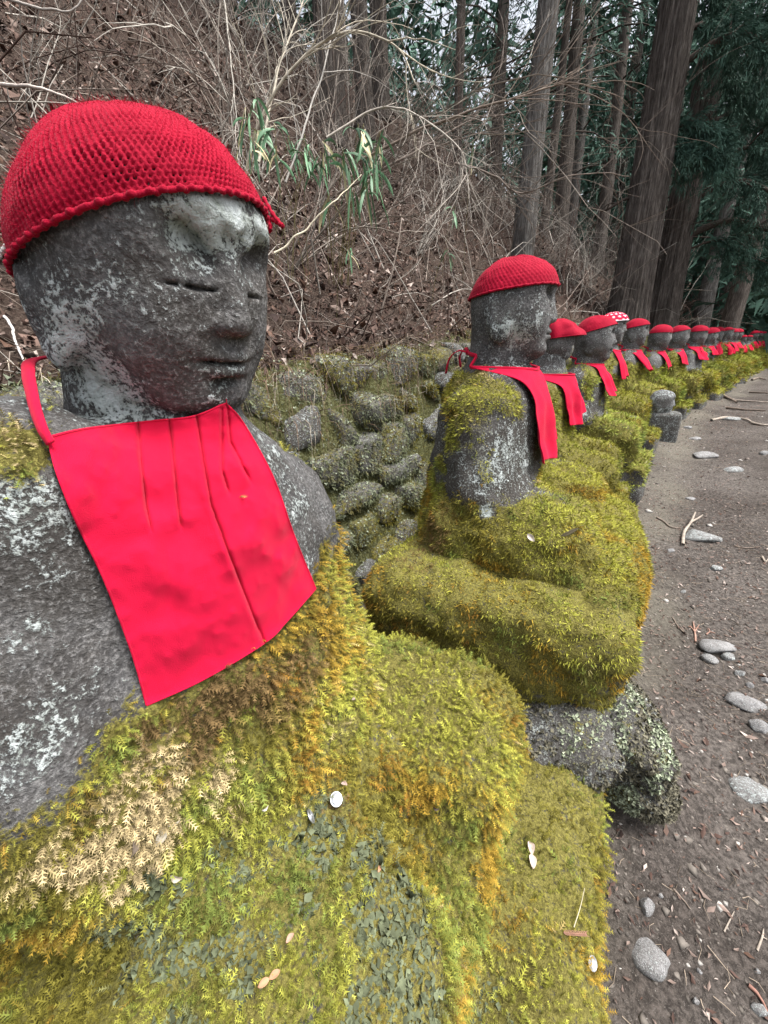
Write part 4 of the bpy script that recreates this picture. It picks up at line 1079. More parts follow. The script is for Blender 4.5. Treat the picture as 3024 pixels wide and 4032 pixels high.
pt = [blades(P[m1], Nn[m1], 0.021 * (0.5 + rng.random(m1.sum())), C[m1], rng, nb=4, simple=True, droop=0.9, width=0.12),
      flakes(P[~m1], Nn[~m1], 0.018 * (0.5 + rng.random((~m1).sum())), np.array([0.26, 0.29, 0.21]) * (0.5 + 0.9 * rng.random(((~m1).sum(), 1))), rng, lift=0.6, curl=0.3, aspect=0.7)]
Vm, Fm, Cm = cat(pt); tag(link('moss', mesh_np('moss', Vm, Fm, cols=Cm, mat=M_MOSS, smooth=False), wall), kind='stuff')

# ---------------------------------------------------------------- leaf litter, needles and twigs on the slope
M_LEAF = mat_attr('dry_leaf', 0.8, 0.2, 0.3, 30)
M_TWIG = mat_attr('bare_twig', 0.85, 0.15, 0.35, 25)
LIT = np.array([(0.085, 0.052, 0.042), (0.14, 0.092, 0.074), (0.22, 0.165, 0.14), (0.42, 0.35, 0.31), (0.045, 0.030, 0.026), (0.12, 0.07, 0.05)])
def litter(n, w, size, rng):
    P, Nn = sample(HV, HF, n, rng, w); k = rng.choice(6, n, p=[.27, .25, .16, .05, .15, .12])
    return flakes(P + Nn * 0.01 * rng.random((n, 1)), Nn, size * (0.5 + rng.random(n)), LIT[k], rng, lift=0.9, curl=0.35, aspect=0.5)
near = sstep(1.16, 1.36, HS) * sstep(7.5, 3.5, HS) * sstep(-6, -4, HL) * sstep(7, 4, HL)
mid = sstep(1.16, 1.36, HS) * sstep(16, 8, HS) * sstep(-7, -4, HL) * sstep(22, 12, HL) * np.where(HL > 4, 0.6, 1)
pt = [litter(23000, near, 0.044, rng), litter(14000, mid, 0.09, rng)]
Vm, Fm, Cm = cat(pt); tag(link('leaf_litter', mesh_np('leaf_litter', Vm, Fm, cols=Cm, mat=M_LEAF, smooth=False)), kind='stuff')
# overhanging fringe of roots and dead stems along the top of the wall
fr, rr, cc = [], [], []
for k in range(1300):
    L = rng.uniform(-2.2, 8) if k % 3 else rng.uniform(-1, 3.5); s = rng.uniform(1.08, 1.42); p = hill_point(np.array([L]), np.array([s]))[0] + [0, 0, 0.02]
    i = int((L + L0) * 10); out = -np.array([RN[i][0], RN[i][1], 0]); t = np.array([RT[i][0], RT[i][1], 0])
    l = rng.uniform(0.05, 0.28); q = p + out * rng.uniform(0.02, 0.14) + t * rng.normal() * 0.06 + [0, 0, rng.uniform(-0.02, 0.06)]
    e = q + out * rng.uniform(0, 0.05) + t * rng.normal() * 0.05 - np.array([0, 0, l])
    fr.append(smoothp([p - out * 0.05, p, q, e], 7)); rr.append(np.linspace(1, 0.3, 7) * rng.uniform(0.0012, 0.0035)); c = rng.random(); cc.append(np.array([0.19, 0.13, 0.09]) * (0.4 + c) if rng.random() < 0.75 else np.array([0.38, 0.33, 0.26]))
V, F, C = tubes(fr, rr, 3, cc); tag(link('hanging_roots', mesh_np('hanging_roots', V, F, cols=C, mat=M_TWIG)), kind='stuff')
# short dead stems everywhere on the litter
def stems(n, w, l0, l1, r0, up, rng, fine=5):
    P, Nn = sample(HV, HF, n, rng, w); ps, rs, cs = [], [], []
    for k in range(n):
        d = rng.normal(size=3); d[2] = abs(d[2]) * up; d = unit(d); l = rng.uniform(l0, l1); b = unit(rng.normal(size=3)) * l * 0.22
        p = P[k] + Nn[k] * 0.01; ps.append(smoothp([p, p + d * l * 0.35 + b * 0.6, p + d * l * 0.7 + b * rng.uniform(-0.5, 1), p + d * l + b * rng.uniform(-1, 1) - np.array([0, 0, 0.12 * l])], fine)); rs.append(np.linspace(1, 0.35, fine) * r0 * rng.uniform(0.5, 1.3))
        v = rng.random(); cs.append((np.array([0.38, 0.35, 0.31]) if v < 0.35 else np.array([0.20, 0.165, 0.14]) if v < 0.75 else np.array([0.085, 0.055, 0.045])) * rng.uniform(0.7, 1.25))
    return tubes(ps, rs, 3, cs)
a = stems(3000, near, 0.10, 0.60, 0.0028, 0.5, rng); b = stems(2400, mid, 0.3, 1.6, 0.006, 0.9, rng)
far_w = sstep(1.2, 1.6, HS) * sstep(24, 10, HS) * sstep(2, 5, HL) * sstep(40, 20, HL)
c = stems(2300, far_w, 0.6, 3.2, 0.010, 1.4, rng)
V, F, C = cat([a, b, c]); tag(link('undergrowth', mesh_np('undergrowth', V, F, cols=C, mat=M_TWIG)), kind='stuff')

# ---------------------------------------------------------------- bare shrubs
def grow(p, d, l, r, depth, rng, out, grav=0.25, wob=0.22, nseg=8, kids=(2, 5)):
    pts = [p]; q = p.copy(); dd = d.copy(); bend = unit(rng.normal(size=3)) * 0.12
    for k in range(nseg):
        dd = unit(dd + rng.normal(size=3) * wob * 0.35 + bend - np.array([0, 0, grav]) * (k / nseg) * 0.4); q = q + dd * l / nseg; pts.append(q.copy())
    pts = np.array(pts); out.append((pts, np.linspace(r, r * 0.35, nseg + 1)))
    if depth > 0:
        for _ in range(rng.integers(*kids)):
            k = rng.integers(2, nseg); t = unit(pts[k] - pts[k - 1]); nd = unit(t + unit(rng.normal(size=3)) * rng.uniform(0.45, 0.9))
            grow(pts[k], nd, l * rng.uniform(0.35, 0.65), r * 0.5, depth - 1, rng, out, grav, wob, max(4, nseg - 2), kids)

def shrub(p, n, l, r, lean, seed, label, col=(0.26, 0.225, 0.18), spread=0.55, depth=2, kids=(3, 6), grav=0.35, cat_='shrub', name='bare_shrub', group='bare shrubs on the slope'):
    rng = np.random.default_rng(seed); out = []; p = np.asarray(p, float)
    for k in range(n):
        d = unit(np.array([0, 0, 1.0]) + np.array(lean) + unit(rng.normal(size=3)) * spread * rng.uniform(0.4, 1.2))
        grow(p + rng.normal(size=3) * [0.05, 0.05, 0.02] - [0, 0, 0.05], d, l * rng.uniform(0.6, 1.1), r * rng.uniform(0.6, 1.1), depth, rng, out, grav, 0.3, 10, kids)
    cs = [np.array(col) * rng.uniform(0.65, 1.25) for _ in out]
    V, F, C = tubes([a for a, b in out], [b for a, b in out], 3, cs)
    return tag(link(name, mesh_np(name, V - p, F, cols=C, mat=M_TWIG), None, p), label, cat_, group)
# ---------------------------------------------------------------- trees
def mat_bark(name, a, b_, c):
    m, nt, b = mat_new(name, 0.95, 0.08); co = coord(nt)
    mp = N(nt, 'ShaderNodeMapping'); mp.inputs['Scale'].default_value = (1, 1, 0.09); nt.links.new(co, mp.inputs['Vector'])
    n1 = noise(nt, 42, 6, 0.75, mp.outputs[0], 0.3); n2 = noise(nt, 1.6, 4, 0.6, co)
    k = ramp(nt, n1.outputs[0], [(0.32, a), (0.52, b_), (0.72, c)]).outputs[0]
    f = ramp(nt, n2.outputs[0], [(0.3, (0.75,) * 3), (0.7, (1.15,) * 3)]).outputs[0]
    nt.links.new(mix(nt, 1.0, k, f, 'MULTIPLY'), b.inputs['Base Color']); bump(nt, b, n1.outputs[0], 1.0, 0.08); return m
M_BARK = mat_bark('cedar_bark', (0.028, 0.024, 0.021), (0.14, 0.120, 0.106), (0.34, 0.31, 0.28))
M_BARKG = mat_bark('lichened_bark', (0.05, 0.045, 0.04), (0.16, 0.15, 0.14), (0.40, 0.40, 0.38))
M_NEEDLE = mat_attr('evergreen_needles', 0.8, 0.2, 0.3, 6)

def trunk_mesh(base, top, r0, r1, nth, nz, seed, flare=0.2):
    z = np.linspace(0, 1, nz) ** 1.2; th = np.arange(nth) * 2 * PI / nth; TH, Z = np.meshgrid(th, z, indexing='ij')
    ax = base + (top - base) * z[:, None]; ax[:, 0] += 0.12 * np.sin(z * 5 + seed) * (r0 * 2); H = np.linalg.norm(top - base)
    R = r0 + (r1 - r0) * Z + r0 * flare * np.exp(-Z * H / 0.5)
    q = np.stack([np.cos(TH) * 2.2, np.sin(TH) * 2.2, Z * H * 0.25], -1)
    R = R * (1 + 0.16 * fbm(q, 1.0, 3, seed) + 0.16 * fbm(q * [6, 6, 0.5], 1.0, 3, seed + 3) + 0.30 * flare * np.exp(-Z * H / 0.7) * np.sin(TH * 5 + seed))
    P = ax[None] + R[..., None] * np.stack([np.cos(TH), np.sin(TH), 0 * TH], -1)
    return P.reshape(-1, 3), grid_faces(nth, nz)[:, ::-1]

def spray(path, rng, n, l, size, col, out):
    """drooping needle sprays along both sides of a limb"""
    for _ in range(n):
        t = rng.uniform(0.12, 1) ** 0.8; i = min(int(t * (len(path) - 1)), len(path) - 2); p = path[i] + (path[i + 1] - path[i]) * rng.random()
        d = unit(path[i + 1] - path[i]); sd = unit(rng.normal(size=3) + d * 0.6); sd[2] -= 0.35; ll = l * (1.15 - 0.6 * t) * rng.uniform(0.5, 1.2); m = int(10 + 26 * ll / 0.5)
        u = rng.random((m, 1)); q = p + sd * ll * u + np.array([0, 0, -0.28 * ll]) * u * u + rng.normal(size=(m, 3)) * 0.035
        out.append((q, np.tile(unit(sd + [0, 0, -0.5]), (m, 1)), np.full(m, size), np.tile(col * rng.uniform(0.6, 1.35), (m, 1))))

GREEN = np.array([0.085, 0.165, 0.125])
def tree(px, z, wpx, label, leanx=0.0, H=13, mat=None, limbs=(), crown=0, yref=650, name='cedar_tree', nth=30, seed=0, cr=(2.2, 0.55), clo=0.45, cat_='tree', group='tall trees on the slope', size=0.09):
    rng = np.random.default_rng(500 + seed); w = at_depth(px, yref, z); g, L, s = ground_z(w[:2]); base = np.array([w[0], w[1], g[0] - 0.15])
    r = wpx / 2 / FPX * z; hh = w[2] - base[2]
    base[:2] -= leanx * hh * np.array([1, 0]); top = base + np.array([leanx * H, 0, H])
    root = thing(name, label, cat_, base, 0, group)
    V, F = trunk_mesh(np.zeros(3), top - base, r * 1.15, r * 0.35, nth, 46, seed * 1.7); link('trunk', mesh_np('trunk', V, F, mat=mat or M_BARK), root)
    sp = []; ps, rs = [], []
    for (h, azd, ln, dr, rr, ns) in limbs:
        a = rad(azd); d = np.array([math.sin(a), math.cos(a), 0]); p0 = (top - base) * (h / H)
        p = smoothp([p0, p0 + d * ln * 0.35 + [0, 0, 0.10 * ln], p0 + d * ln * 0.7 + rng.normal(size=3) * 0.1 + [0, 0, dr * ln * 0.5], p0 + d * ln + [0, 0, dr * ln]], 14)
        p1, r1_ = [p], [np.linspace(rr, rr * 0.25, 14)]
        for k in range(4):                      # side boughs
            i = rng.integers(4, 12); dd = unit(d + rng.normal(size=3) * 0.7) * ln * 0.35; q = smoothp([p[i], p[i] + dd * 0.5, p[i] + dd - [0, 0, 0.12 * ln]], 8); p1.append(q); r1_.append(np.linspace(rr * 0.4, rr * 0.12, 8))
            if ns: spray(q, rng, ns // 4, 0.45, size, GREEN, sp)
        if ns: spray(p, rng, ns, 0.6, size, GREEN, sp)
        V, F, C = tubes(p1, r1_, 6, [np.array([0.075, 0.06, 0.05])] * len(p1)); link('limb', mesh_np('limb', V, F, cols=C, mat=M_TWIG), root)
    if crown:
        for k in range(crown):
            h = H * rng.uniform(clo, 1.0); a = rng.uniform(0, 2 * PI); ln = cr[0] * (1.25 - h / H) * rng.uniform(0.6, 1.2) + 0.3
            p0 = (top - base) * (h / H); d = np.array([math.cos(a), math.sin(a), 0]); p = smoothp([p0, p0 + d * ln * 0.5 + [0, 0, 0.05], p0 + d * ln - [0, 0, cr[1] * ln * 0.5]], 6); ps.append(p); rs.append(np.linspace(0.035, 0.01, 6))
            m = 26; u = rng.random((m, 1)) ** 0.7; q = p0 + d * ln * u - np.array([0, 0, cr[1] * 0.5 * ln]) * u * u + rng.normal(size=(m, 3)) * [0.25, 0.25, 0.12]
            sp.append((q, np.tile(unit(d + [0, 0, -0.6]), (m, 1)), np.full(m, size * 2.9), np.tile(GREEN * rng.uniform(0.6, 1.3), (m, 1))))
    if ps:
        V, F, C = tubes(ps, rs, 5, [np.array([0.05, 0.04, 0.033])] * len(ps)); tag(link('limbs', mesh_np('limbs', V, F, cols=C, mat=M_TWIG), root), kind='stuff')
    if sp:
        q, nn, sz, cc = [np.concatenate([a[k] for a in sp]) for k in range(4)]
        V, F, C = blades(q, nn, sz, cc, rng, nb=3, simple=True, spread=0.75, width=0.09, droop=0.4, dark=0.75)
        tag(link('foliage', mesh_np('foliage', V, F, cols=C, mat=M_NEEDLE, smooth=False), root), kind='stuff')
    return root

tree(2560, 7.6, 135, 'massive shaggy-barked cedar behind the row, the thickest trunk in view', 0.01, H=14, seed=1, nth=140,
     limbs=[(4.3, 120, 2.6, -0.15, 0.06, 60), (5.3, 100, 3.0, -0.22, 0.06, 70), (3.4, 95, 1.5, -0.1, 0.03, 40), (6.0, 140, 2.8, -0.3, 0.06, 70), (2.4, 290, 0.9, 0.1, 0.04, 0), (3.0, 110, 1.2, -.2, .02, 40), (5.6, 60, 2.6, -.3, .05, 60), (4.8, 75, 2.4, -.3, .05, 60)], crown=60, clo=.5)
tree(2735, 8.6, 100, 'second big cedar leaning right, close beside the thickest trunk', 0.0, H=14, seed=2, nth=90,
     limbs=[(2.35, 88, 3.2, 0.10, 0.09, 36), (3.6, 110, 2.8, -0.2, 0.05, 60), (4.4, 80, 3.2, -0.25, 0.05, 70), (3.0, 130, 2.5, -0.25, 0.05, 60), (5.2, 100, 3.4, -0.3, 0.05, 80), (2.0, 120, 2.0, -.2, .03, 50), (6.2, 90, 3.4, -0.3, 0.05, 80), (7, 120, 3.4, -0.35, 0.05, 80)], crown=50, clo=.5)
tree(2095, 6.6, 78, 'pale lichen-streaked grey trunk rising above the second statue', 0.02, mat=M_BARKG, H=13, seed=3, crown=40, clo=.6)
tree(1290, 6.8, 92, 'brown furrowed cedar trunk left of the slope\'s centre', 0.0, H=13, seed=4, crown=34, clo=.6, yref=300)
tree(1425, 8.6, 62, 'slim brown trunk just right of the furrowed cedar', 0.0, H=14, seed=5, crown=34, clo=.6, yref=300)
tree(1505, 9.8, 58, 'slim dark trunk, third from the left at the top of the slope', 0.01, H=14, seed=6, crown=34, clo=.6, yref=300)
more = [(1800, 9, 34), (1965, 14, 45), (2190, 11, 30), (2245, 13, 52), (2300, 16, 40), (2420, 14, 46), (2960, 14, 60), (2900, 18, 50), (3030, 16, 60),
        (1180, 11, 50), (2480, 17, 50), (2660, 16, 50), (940, 15, 50), (1360, 14, 44), (3100, 11, 70), (1950, 21, 46), (2560, 22, 46), (2390, 23, 40)]
ORD = 'first second third fourth fifth sixth seventh eighth ninth tenth eleventh twelfth thirteenth fourteenth fifteenth sixteenth seventeenth eighteenth nineteenth twentieth'.split() + ['twenty-' + w for w in 'first second third fourth fifth sixth seventh eighth ninth'.split()]
more.sort()
for k, (px, z, wp) in enumerate(more):
    lab = ('pale' if k in (8, 12, 15) else 'dark') + ' thin distant trunk, ' + ORD[k] + ' from the left in the grove behind the shrubs'
    tree(px, z, wp, lab, 0.02 * math.sin(k * 2.3), H=15, mat=M_BARKG if k in (8, 12, 15) else None, seed=20 + k, crown=38 if z > 12 else 26, clo=0.22 if z > 12 else .35, nth=16, yref=450, cr=(2.6, 0.5))

# a closed wall of dark evergreens far behind
def forest_mass(n, rng):
    P, NN = [], []
    for _ in range(n):
        a = rng.uniform(-0.55, 1.25); d = rng.uniform(24, 60); x, y = d * math.sin(a), d * math.cos(a); g, L, s = ground_z(np.array([x, y])); h = rng.uniform(7, 15); g = float(g[0])
        m = 60; u = rng.random((m, 1)); th = rng.uniform(0, 2 * PI, (m, 1)); R = (1 - u) ** 0.8 * 2.2 + 0.2
        P.append(np.concatenate([x + R * np.cos(th), y + R * np.sin(th), g + u * h + rng.normal(size=(m, 1)) * 0.2], 1)); NN.append(np.concatenate([np.cos(th), np.sin(th), -0.4 + 0 * th], 1))
    P, NN = np.concatenate(P), unit(np.concatenate(NN)); return P, NN
rng = np.random.default_rng(77); P, NN = forest_mass(520, rng)
V, F, C = blades(P, NN, np.full(len(P), 0.75), np.tile(GREEN, (len(P), 1)) * (0.5 + 0.9 * rng.random((len(P), 1))), rng, nb=3, simple=True, spread=0.9, width=0.15, droop=0.4, dark=0.8)
tag(link('distant_forest', mesh_np('distant_forest', V, F, cols=C, mat=M_NEEDLE, smooth=False)), kind='stuff')

# ---------------------------------------------------------------- shrubs (pixel of the root on the slope, stems, length, thickness, lean)
def slope_at(px, py): return hill_hit(px, py)
SH = [((1010, 700), 6, 2.2, 0.012, (0.5, 0.2, 0), 'tall pale-stemmed bare shrub rooted above the nearest statue\'s cap'),
      ((1150, 1050), 7, 2.2, 0.009, (0.9, 0.1, 0), 'bare shrub arching right over the wall from beside the bamboo grass'),
      ((1420, 900), 9, 2.4, 0.009, (0.7, 0, 0), 'dense bare shrub in the middle of the slope left of the second statue'),
      ((1640, 1000), 10, 2.0, 0.007, (0.4, 0.1, 0), 'tangled twiggy shrub directly behind the second statue\'s cap'),
      ((1900, 900), 10, 2.6, 0.008, (0.5, 0.3, 0), 'bushy pale-twigged shrub between second statue and lichen-streaked trunk'),
      ((2120, 1130), 12, 1.9, 0.006, (0.5, 0, 0), 'low spreading shrub with silver twigs above the visored statue'),
      ((2250, 1120), 12, 2.2, 0.007, (0.3, 0, 0), 'shrub of fine grey twigs leaning against the thickest cedar'),
      ((880, 560), 5, 2.0, 0.010, (0.1, 0, 0), 'thin upright bare shrub highest above the nearest statue\'s cap'),
      ((300, 300), 4, 1.6, 0.007, (0.2, 0, 0), 'sparse spindly shrub among dead leaves at the upper left'),
      ((60, 480), 4, 1.2, 0.006, (0.3, 0, 0), 'sparse bare shrub left of the nearest statue\'s cap'),
      ((1240, 800), 8, 2.5, 0.010, (1.0, 0.2, 0), 'long-armed shrub whose stems sweep far to the right'),
      ((2420, 1150), 12, 2.4, 0.008, (0.1, 0, 0), 'thicket shrub in front of the thickest cedar\'s foot'),
      ((2860, 1230), 12, 3.0, 0.012, (-0.1, 0, 0), 'grey-brown thicket shrub right of the leaning cedar'),
      ((2990, 1220), 12, 3.4, 0.012, (0, 0, 0), 'tall grey thicket shrub at the right end above the farthest caps'),
      ((1760, 760), 9, 3.0, 0.010, (0.3, 0, 0), 'tall straight-stemmed bare shrub left of the lichen-streaked trunk'),
      ((2330, 1150), 9, 3.0, 0.010, (0.1, 0, 0), 'tall bare shrub higher up the slope behind the thickest cedar')]
for k, (q, n, l, r, lean, lab) in enumerate(SH):
    p = slope_at(*q)
    if p is None: print('no hit', q); continue
    c = (0.46, 0.43, 0.38) if k % 3 == 0 else (0.32, 0.28, 0.24) if k % 3 == 1 else (0.17, 0.14, 0.12)
    shrub(p, n, l, r, lean, 60 + k, lab, c, depth=3 if n > 6 else 2, kids=(2, 5))
# long saplings bowing across the view (pixel, depth) from their roots
for k, (pts, r, c, lab) in enumerate([([(960, 720, 3.0), (990, 560, 2.9), (1060, 400, 2.8), (1180, 240, 2.7), (1300, 150, 2.6), (1420, 122, 2.5), (1560, 180, 2.4), (1640, 330, 2.4)], 0.013, (0.50, 0.45, 0.36), 'pale sapling bowing in a long arch from the bamboo grass to the top centre'),
        ([(1020, 640, 2.8), (1060, 420, 2.9), (1110, 220, 3.0), (1190, 20, 3.1), (1230, -160, 3.2)], 0.012, (0.42, 0.38, 0.31), 'tall pale stem leaning steeply right above the nearest cap'),
        ([(1130, 720, 2.6), (1200, 500, 2.6), (1280, 250, 2.7), (1340, 0, 2.8), (1370, -200, 2.9)], 0.008, (0.36, 0.34, 0.31), 'straight grey stem crossing the bowed sapling'),
        ([(1400, 640, 2.6), (1640, 520, 2.5), (1880, 430, 2.4), (2080, 370, 2.4), (2240, 330, 2.4), (2380, 348, 2.4)], 0.009, (0.20, 0.16, 0.13), 'dark branch reaching right across the lichen-streaked trunk'),
        ([(1330, 760, 2.7), (1560, 640, 2.6), (1700, 560, 2.6), (1860, 470, 2.6), (1990, 455, 2.6)], 0.009, (0.17, 0.14, 0.12), 'dark brown branch slanting up to the right below the long one'),
        ([(1290, 540, 2.5), (1480, 430, 2.5), (1620, 440, 2.4), (1780, 560, 2.3), (1830, 640, 2.3), (1850, 780, 2.3)], 0.007, (0.42, 0.38, 0.33), 'pale branch arching over and drooping above the second cap'),
        ([(880, 0, 3.2), (905, 180, 3.1), (925, 420, 3.0), (960, 640, 3.0)], 0.007, (0.45, 0.42, 0.37), 'thin whitish stem standing right of the bare slope at the top'),
        ([(0, 330, 2.2), (160, 350, 2.2), (330, 420, 2.3), (470, 520, 2.4)], 0.010, (0.46, 0.40, 0.36), 'pale fallen branch lying on the litter above the nearest cap'),
        ([(-60, -20, 2.4), (120, 20, 2.4), (240, 45, 2.4), (320, 10, 2.4), (350, -60, 2.4)], 0.009, (0.46, 0.42, 0.38), 'curved pale branch in the top left corner'),
        ([(1790, 640, 2.9), (1960, 700, 2.8), (2050, 760, 2.8), (2260, 690, 2.7), (2480, 690, 2.7)], 0.008, (0.16, 0.13, 0.11), 'dark bent branch in front of the thickest cedar'),
        ([(1080, 1000, 2.1), (1210, 900, 2.1), (1330, 780, 2.1), (1420, 690, 2.2)], 0.006, (0.55, 0.50, 0.38), 'straw-coloured cane rising through the bamboo grass'),
        ([(20, 1240, 1.6), (60, 1330, 1.55), (95, 1420, 1.5), (110, 1480, 1.5)], 0.006, (0.50, 0.48, 0.46), 'white peeled stick slanting down left of the nearest neck'),
        ([(-30, 1020, 1.8), (30, 960, 1.8), (60, 900, 1.8)], 0.012, (0.55, 0.53, 0.52), 'broken white branch end at the left edge below the cap')]):
    rg = np.random.default_rng(40 + k); P = np.array([at_depth(*q) for q in pts]); main = smoothp(P, 40) + 0.012 * np.stack([fbm(np.stack([np.linspace(0, 9, 40), np.full(40, k * 3.1), np.full(40, j * 5.0)], -1), 1.0, 3) for j in range(3)], 1); out = [(main, np.linspace(r, r * 0.3, 40))]
    if k < 7 or k == 9:
        for _ in range(16):
            i = rg.integers(6, 37); t = unit(main[i + 1] - main[i]); grow(main[i], unit(t + unit(rg.normal(size=3)) * 0.6), rg.uniform(0.25, 0.9), r * 0.35, 1, rg, out, 0.2, 0.25, 8, (1, 4))
    V, F, C = tubes([a for a, b in out], [b for a, b in out], 5, [np.array(c) * rg.uniform(0.8, 1.2) for _ in out]); tag(link('sapling' if k not in (7, 8, 11, 12) else 'fallen_branch', mesh_np('sapling', V - P[0], F, cols=C, mat=M_TWIG), None, P[0]), lab, 'branch', 'saplings and branches on the slope')
# ---------------------------------------------------------------- bamboo grass
M_SASA = mat_attr('bamboo_leaf', 0.5, 0.4, 0.2, 30)
def sasa(px, py, dep, n, ln, wpx, hpx, label, seed):
    """canes rooted low on the slope, arching up and out; leaf sprays hang from their tops"""
    rng = np.random.default_rng(seed); p = np.array(hill_hit(px - 40, max(py + 250, 1120), 14)); Vs = []; ps, rs, cs = [], [], []
    for k in range(max(1, n // 5)):
        tip = at_depth(px + rng.uniform(-0.5, 0.5) * wpx, py + rng.uniform(-0.5, 0.35) * hpx, dep * rng.uniform(0.94, 1.08)); r0 = p + np.array([rng.normal() * 0.08, rng.normal() * 0.08, -0.02])
        mid = 0.5 * (r0 + tip) + np.array([0, 0, 0.16]); st = smoothp([r0, mid, tip + [0, 0, 0.05], tip], 16); ps.append(st); rs.append(np.linspace(0.0026, 0.0012, 16)); cs.append(np.array([0.36, 0.33, 0.17]) * rng.uniform(0.6, 1.2))
        for j in range(5):
            b = st[rng.integers(12, 16)] + rng.normal(size=3) * 0.012; d = unit(np.array([rng.normal() * 0.8, rng.normal() * 0.8, rng.uniform(-1.6, 0.1)])); l = ln * rng.uniform(0.6, 1.2)
            pth = smoothp([b, b + d * l * 0.4, b + d * l * 0.7 - [0, 0, 0.18 * l], b + d * l * 0.85 - [0, 0, 0.42 * l]], 8); t = unit(np.gradient(pth, axis=0)); sd = unit(np.cross(t, unit(rng.normal(size=3)))); w = np.sin(np.linspace(0.12, PI, 8)) ** 0.8 * l * 0.062
            V = np.stack([pth - sd * w[:, None], pth + np.cross(t, sd) * w[:, None] * 0.35, pth + sd * w[:, None]], 1).reshape(-1, 3); c = np.array([0.10, 0.21, 0.11]) * rng.uniform(0.6, 1.6) if rng.random() < 0.84 else np.array([0.50, 0.45, 0.26])
            Vs.append((V - p, grid_faces(8, 3, False), np.tile(c, (24, 1))))
    root = thing('bamboo_grass', label, 'bamboo grass', p, 0, 'bamboo grass growing on the slope')
    for q, r, c in zip(ps, rs, cs):
        V, F, C = tubes([q - p], [r], 4, [c]); link('cane', mesh_np('cane', V, F, cols=C, mat=M_TWIG), root)
    for V, F, C in Vs: link('leaf', mesh_np('leaf', V, F, cols=C, mat=M_SASA), root)
for a in ((985, 520, 2.5, 30, 0.15, 150, 220, 'bamboo grass clump just right of the nearest statue\'s cap', 1), (1190, 640, 2.5, 35, 0.15, 220, 220, 'middle bamboo grass clump on the slope between the first two caps', 2), (1375, 700, 2.5, 70, 0.17, 230, 330, 'largest bamboo grass clump with long drooping green leaves', 3),
          (1840, 620, 2.9, 6, 0.13, 40, 60, 'small sprig of bamboo leaves high above the second statue\'s cap', 4), (1770, 840, 2.9, 5, 0.12, 50, 60, 'few bamboo leaves left of and above the second statue\'s cap', 5), (1365, 1010, 2.4, 5, 0.09, 50, 80, 'tiny bamboo shoot low on the slope above the wall', 6), (1755, 990, 2.6, 5, 0.08, 40, 90, 'single low bamboo sprig in the dead leaves near the second cap', 7)):
    sasa(*a)

# ---------------------------------------------------------------- stones, sticks and roots on the path
M_PEB = mat_stone('path_stone', (0.26, 0.255, 0.25), (0.52, 0.52, 0.53), 2.0)
def path_at(px, py):
    z = 0.0; P = None
    for _ in range(12):
        P = at_height(px, py, z); L, s = row_coords(P[None, :2]); z = float(path_h(L, s)[0])
    return P, L[0], s[0]
def pstone(px, py, w, h, label, seed, ang=0.0, dep=0.7, name='stone'):
    P, L, s = path_at(px, py); dist = float((P - CAM) @ CF); W = w / FPX * dist
    H = max(h / FPX * dist * 0.55, W * 0.15)
    V = rock(ICO3_V, (W / 2, W / 2 * dep, H), 700 + seed, 16, 0.14); c, n_ = math.cos(ang), math.sin(ang); V = V @ np.array([[c, n_, 0], [-n_, c, 0], [0, 0, 1]]); 
    o = link(name, mesh_np(name, V, ICO3_F, smooth=False, attrs={'lichen': np.full(len(V), 0.1 + 0.3 * ((seed * 7) % 3 == 0)), 'moss': np.full(len(V), -0.3)}, mat=M_PEB), None, P + [0, 0, H * 0.08])
    return tag(o, label, 'stone', 'loose stones on the path')
for k, a in enumerate([(2755, 2118, 150, 62, 'big flat grey rock lying half buried under the forked stick', -0.35), (2822, 2545, 150, 48, 'broad pale rock, largest of the cluster beside the second statue\'s plinth'), (2790, 2600, 70, 45, 'whitish chunk at the front of the rock cluster'), (2868, 2592, 55, 42, 'small round pale rock at the right of the cluster'),
        (2925, 2770, 150, 55, 'long bluish-white rock slanting across the path', -0.5), (2985, 2868, 90, 62, 'angular white rock touching the right edge, below the bluish one', -0.4), (2965, 3118, 170, 36, 'long flat white slab of rock at the right edge', -0.2), (2545, 3568, 78, 66, 'grey pentagonal rock in dark soil near the nearest plinth', 0.4), (2560, 3775, 190, 80, 'pale rock mostly buried in dust at the foot of the nearest plinth', -0.6),
        (2883, 1852, 82, 28, 'smooth white flat rock standing alone on the bare path'), (2768, 1795, 110, 24, 'low white rock flush with the path'), (3008, 1787, 38, 24, 'small dark stone with a white top at the right edge'), (2885, 1652, 80, 16, 'flat white stone among the far roots'), (2735, 1730, 46, 20, 'small white stone near the pillar plinth'), (2707, 1686, 32, 18, 'tiny white stone closest to the pillar plinth'),
        (2912, 2655, 46, 36, 'pale stone between the cluster and the bluish rock'), (2952, 2700, 34, 30, 'smaller pale stone just below the round one'), (3012, 2680, 40, 34, 'white stone cut by the right edge of the view'), (2988, 3975, 62, 48, 'dark blue-grey stone in the bottom right corner'), (2740, 3945, 34, 34, 'small white stone near the bottom of the path'), (2600, 3530, 22, 34, 'white chip beside the grey pentagonal rock'),
        (2838, 3500, 22, 22, 'lone white pebble on the dark soil right of the plinth'), (2752, 3826, 26, 22, 'light round pebble above the bottom stones'), (2980, 3826, 26, 28, 'grey pebble above the dark corner stone'), (2815, 2240, 56, 28, 'flat light stone just below the big flat grey rock'), (2720, 1965, 46, 16, 'thin white stone with a root beside it'), (2640, 2170, 30, 22, 'dark little stone left of the big flat grey rock'), (2690, 2330, 28, 14, 'small flat chip in the litter beside the plinth')]):
    a = list(a); ang = a[5] if len(a) > 5 else 0.0; pstone(a[0], a[1], a[2], a[3], a[4], k, ang)

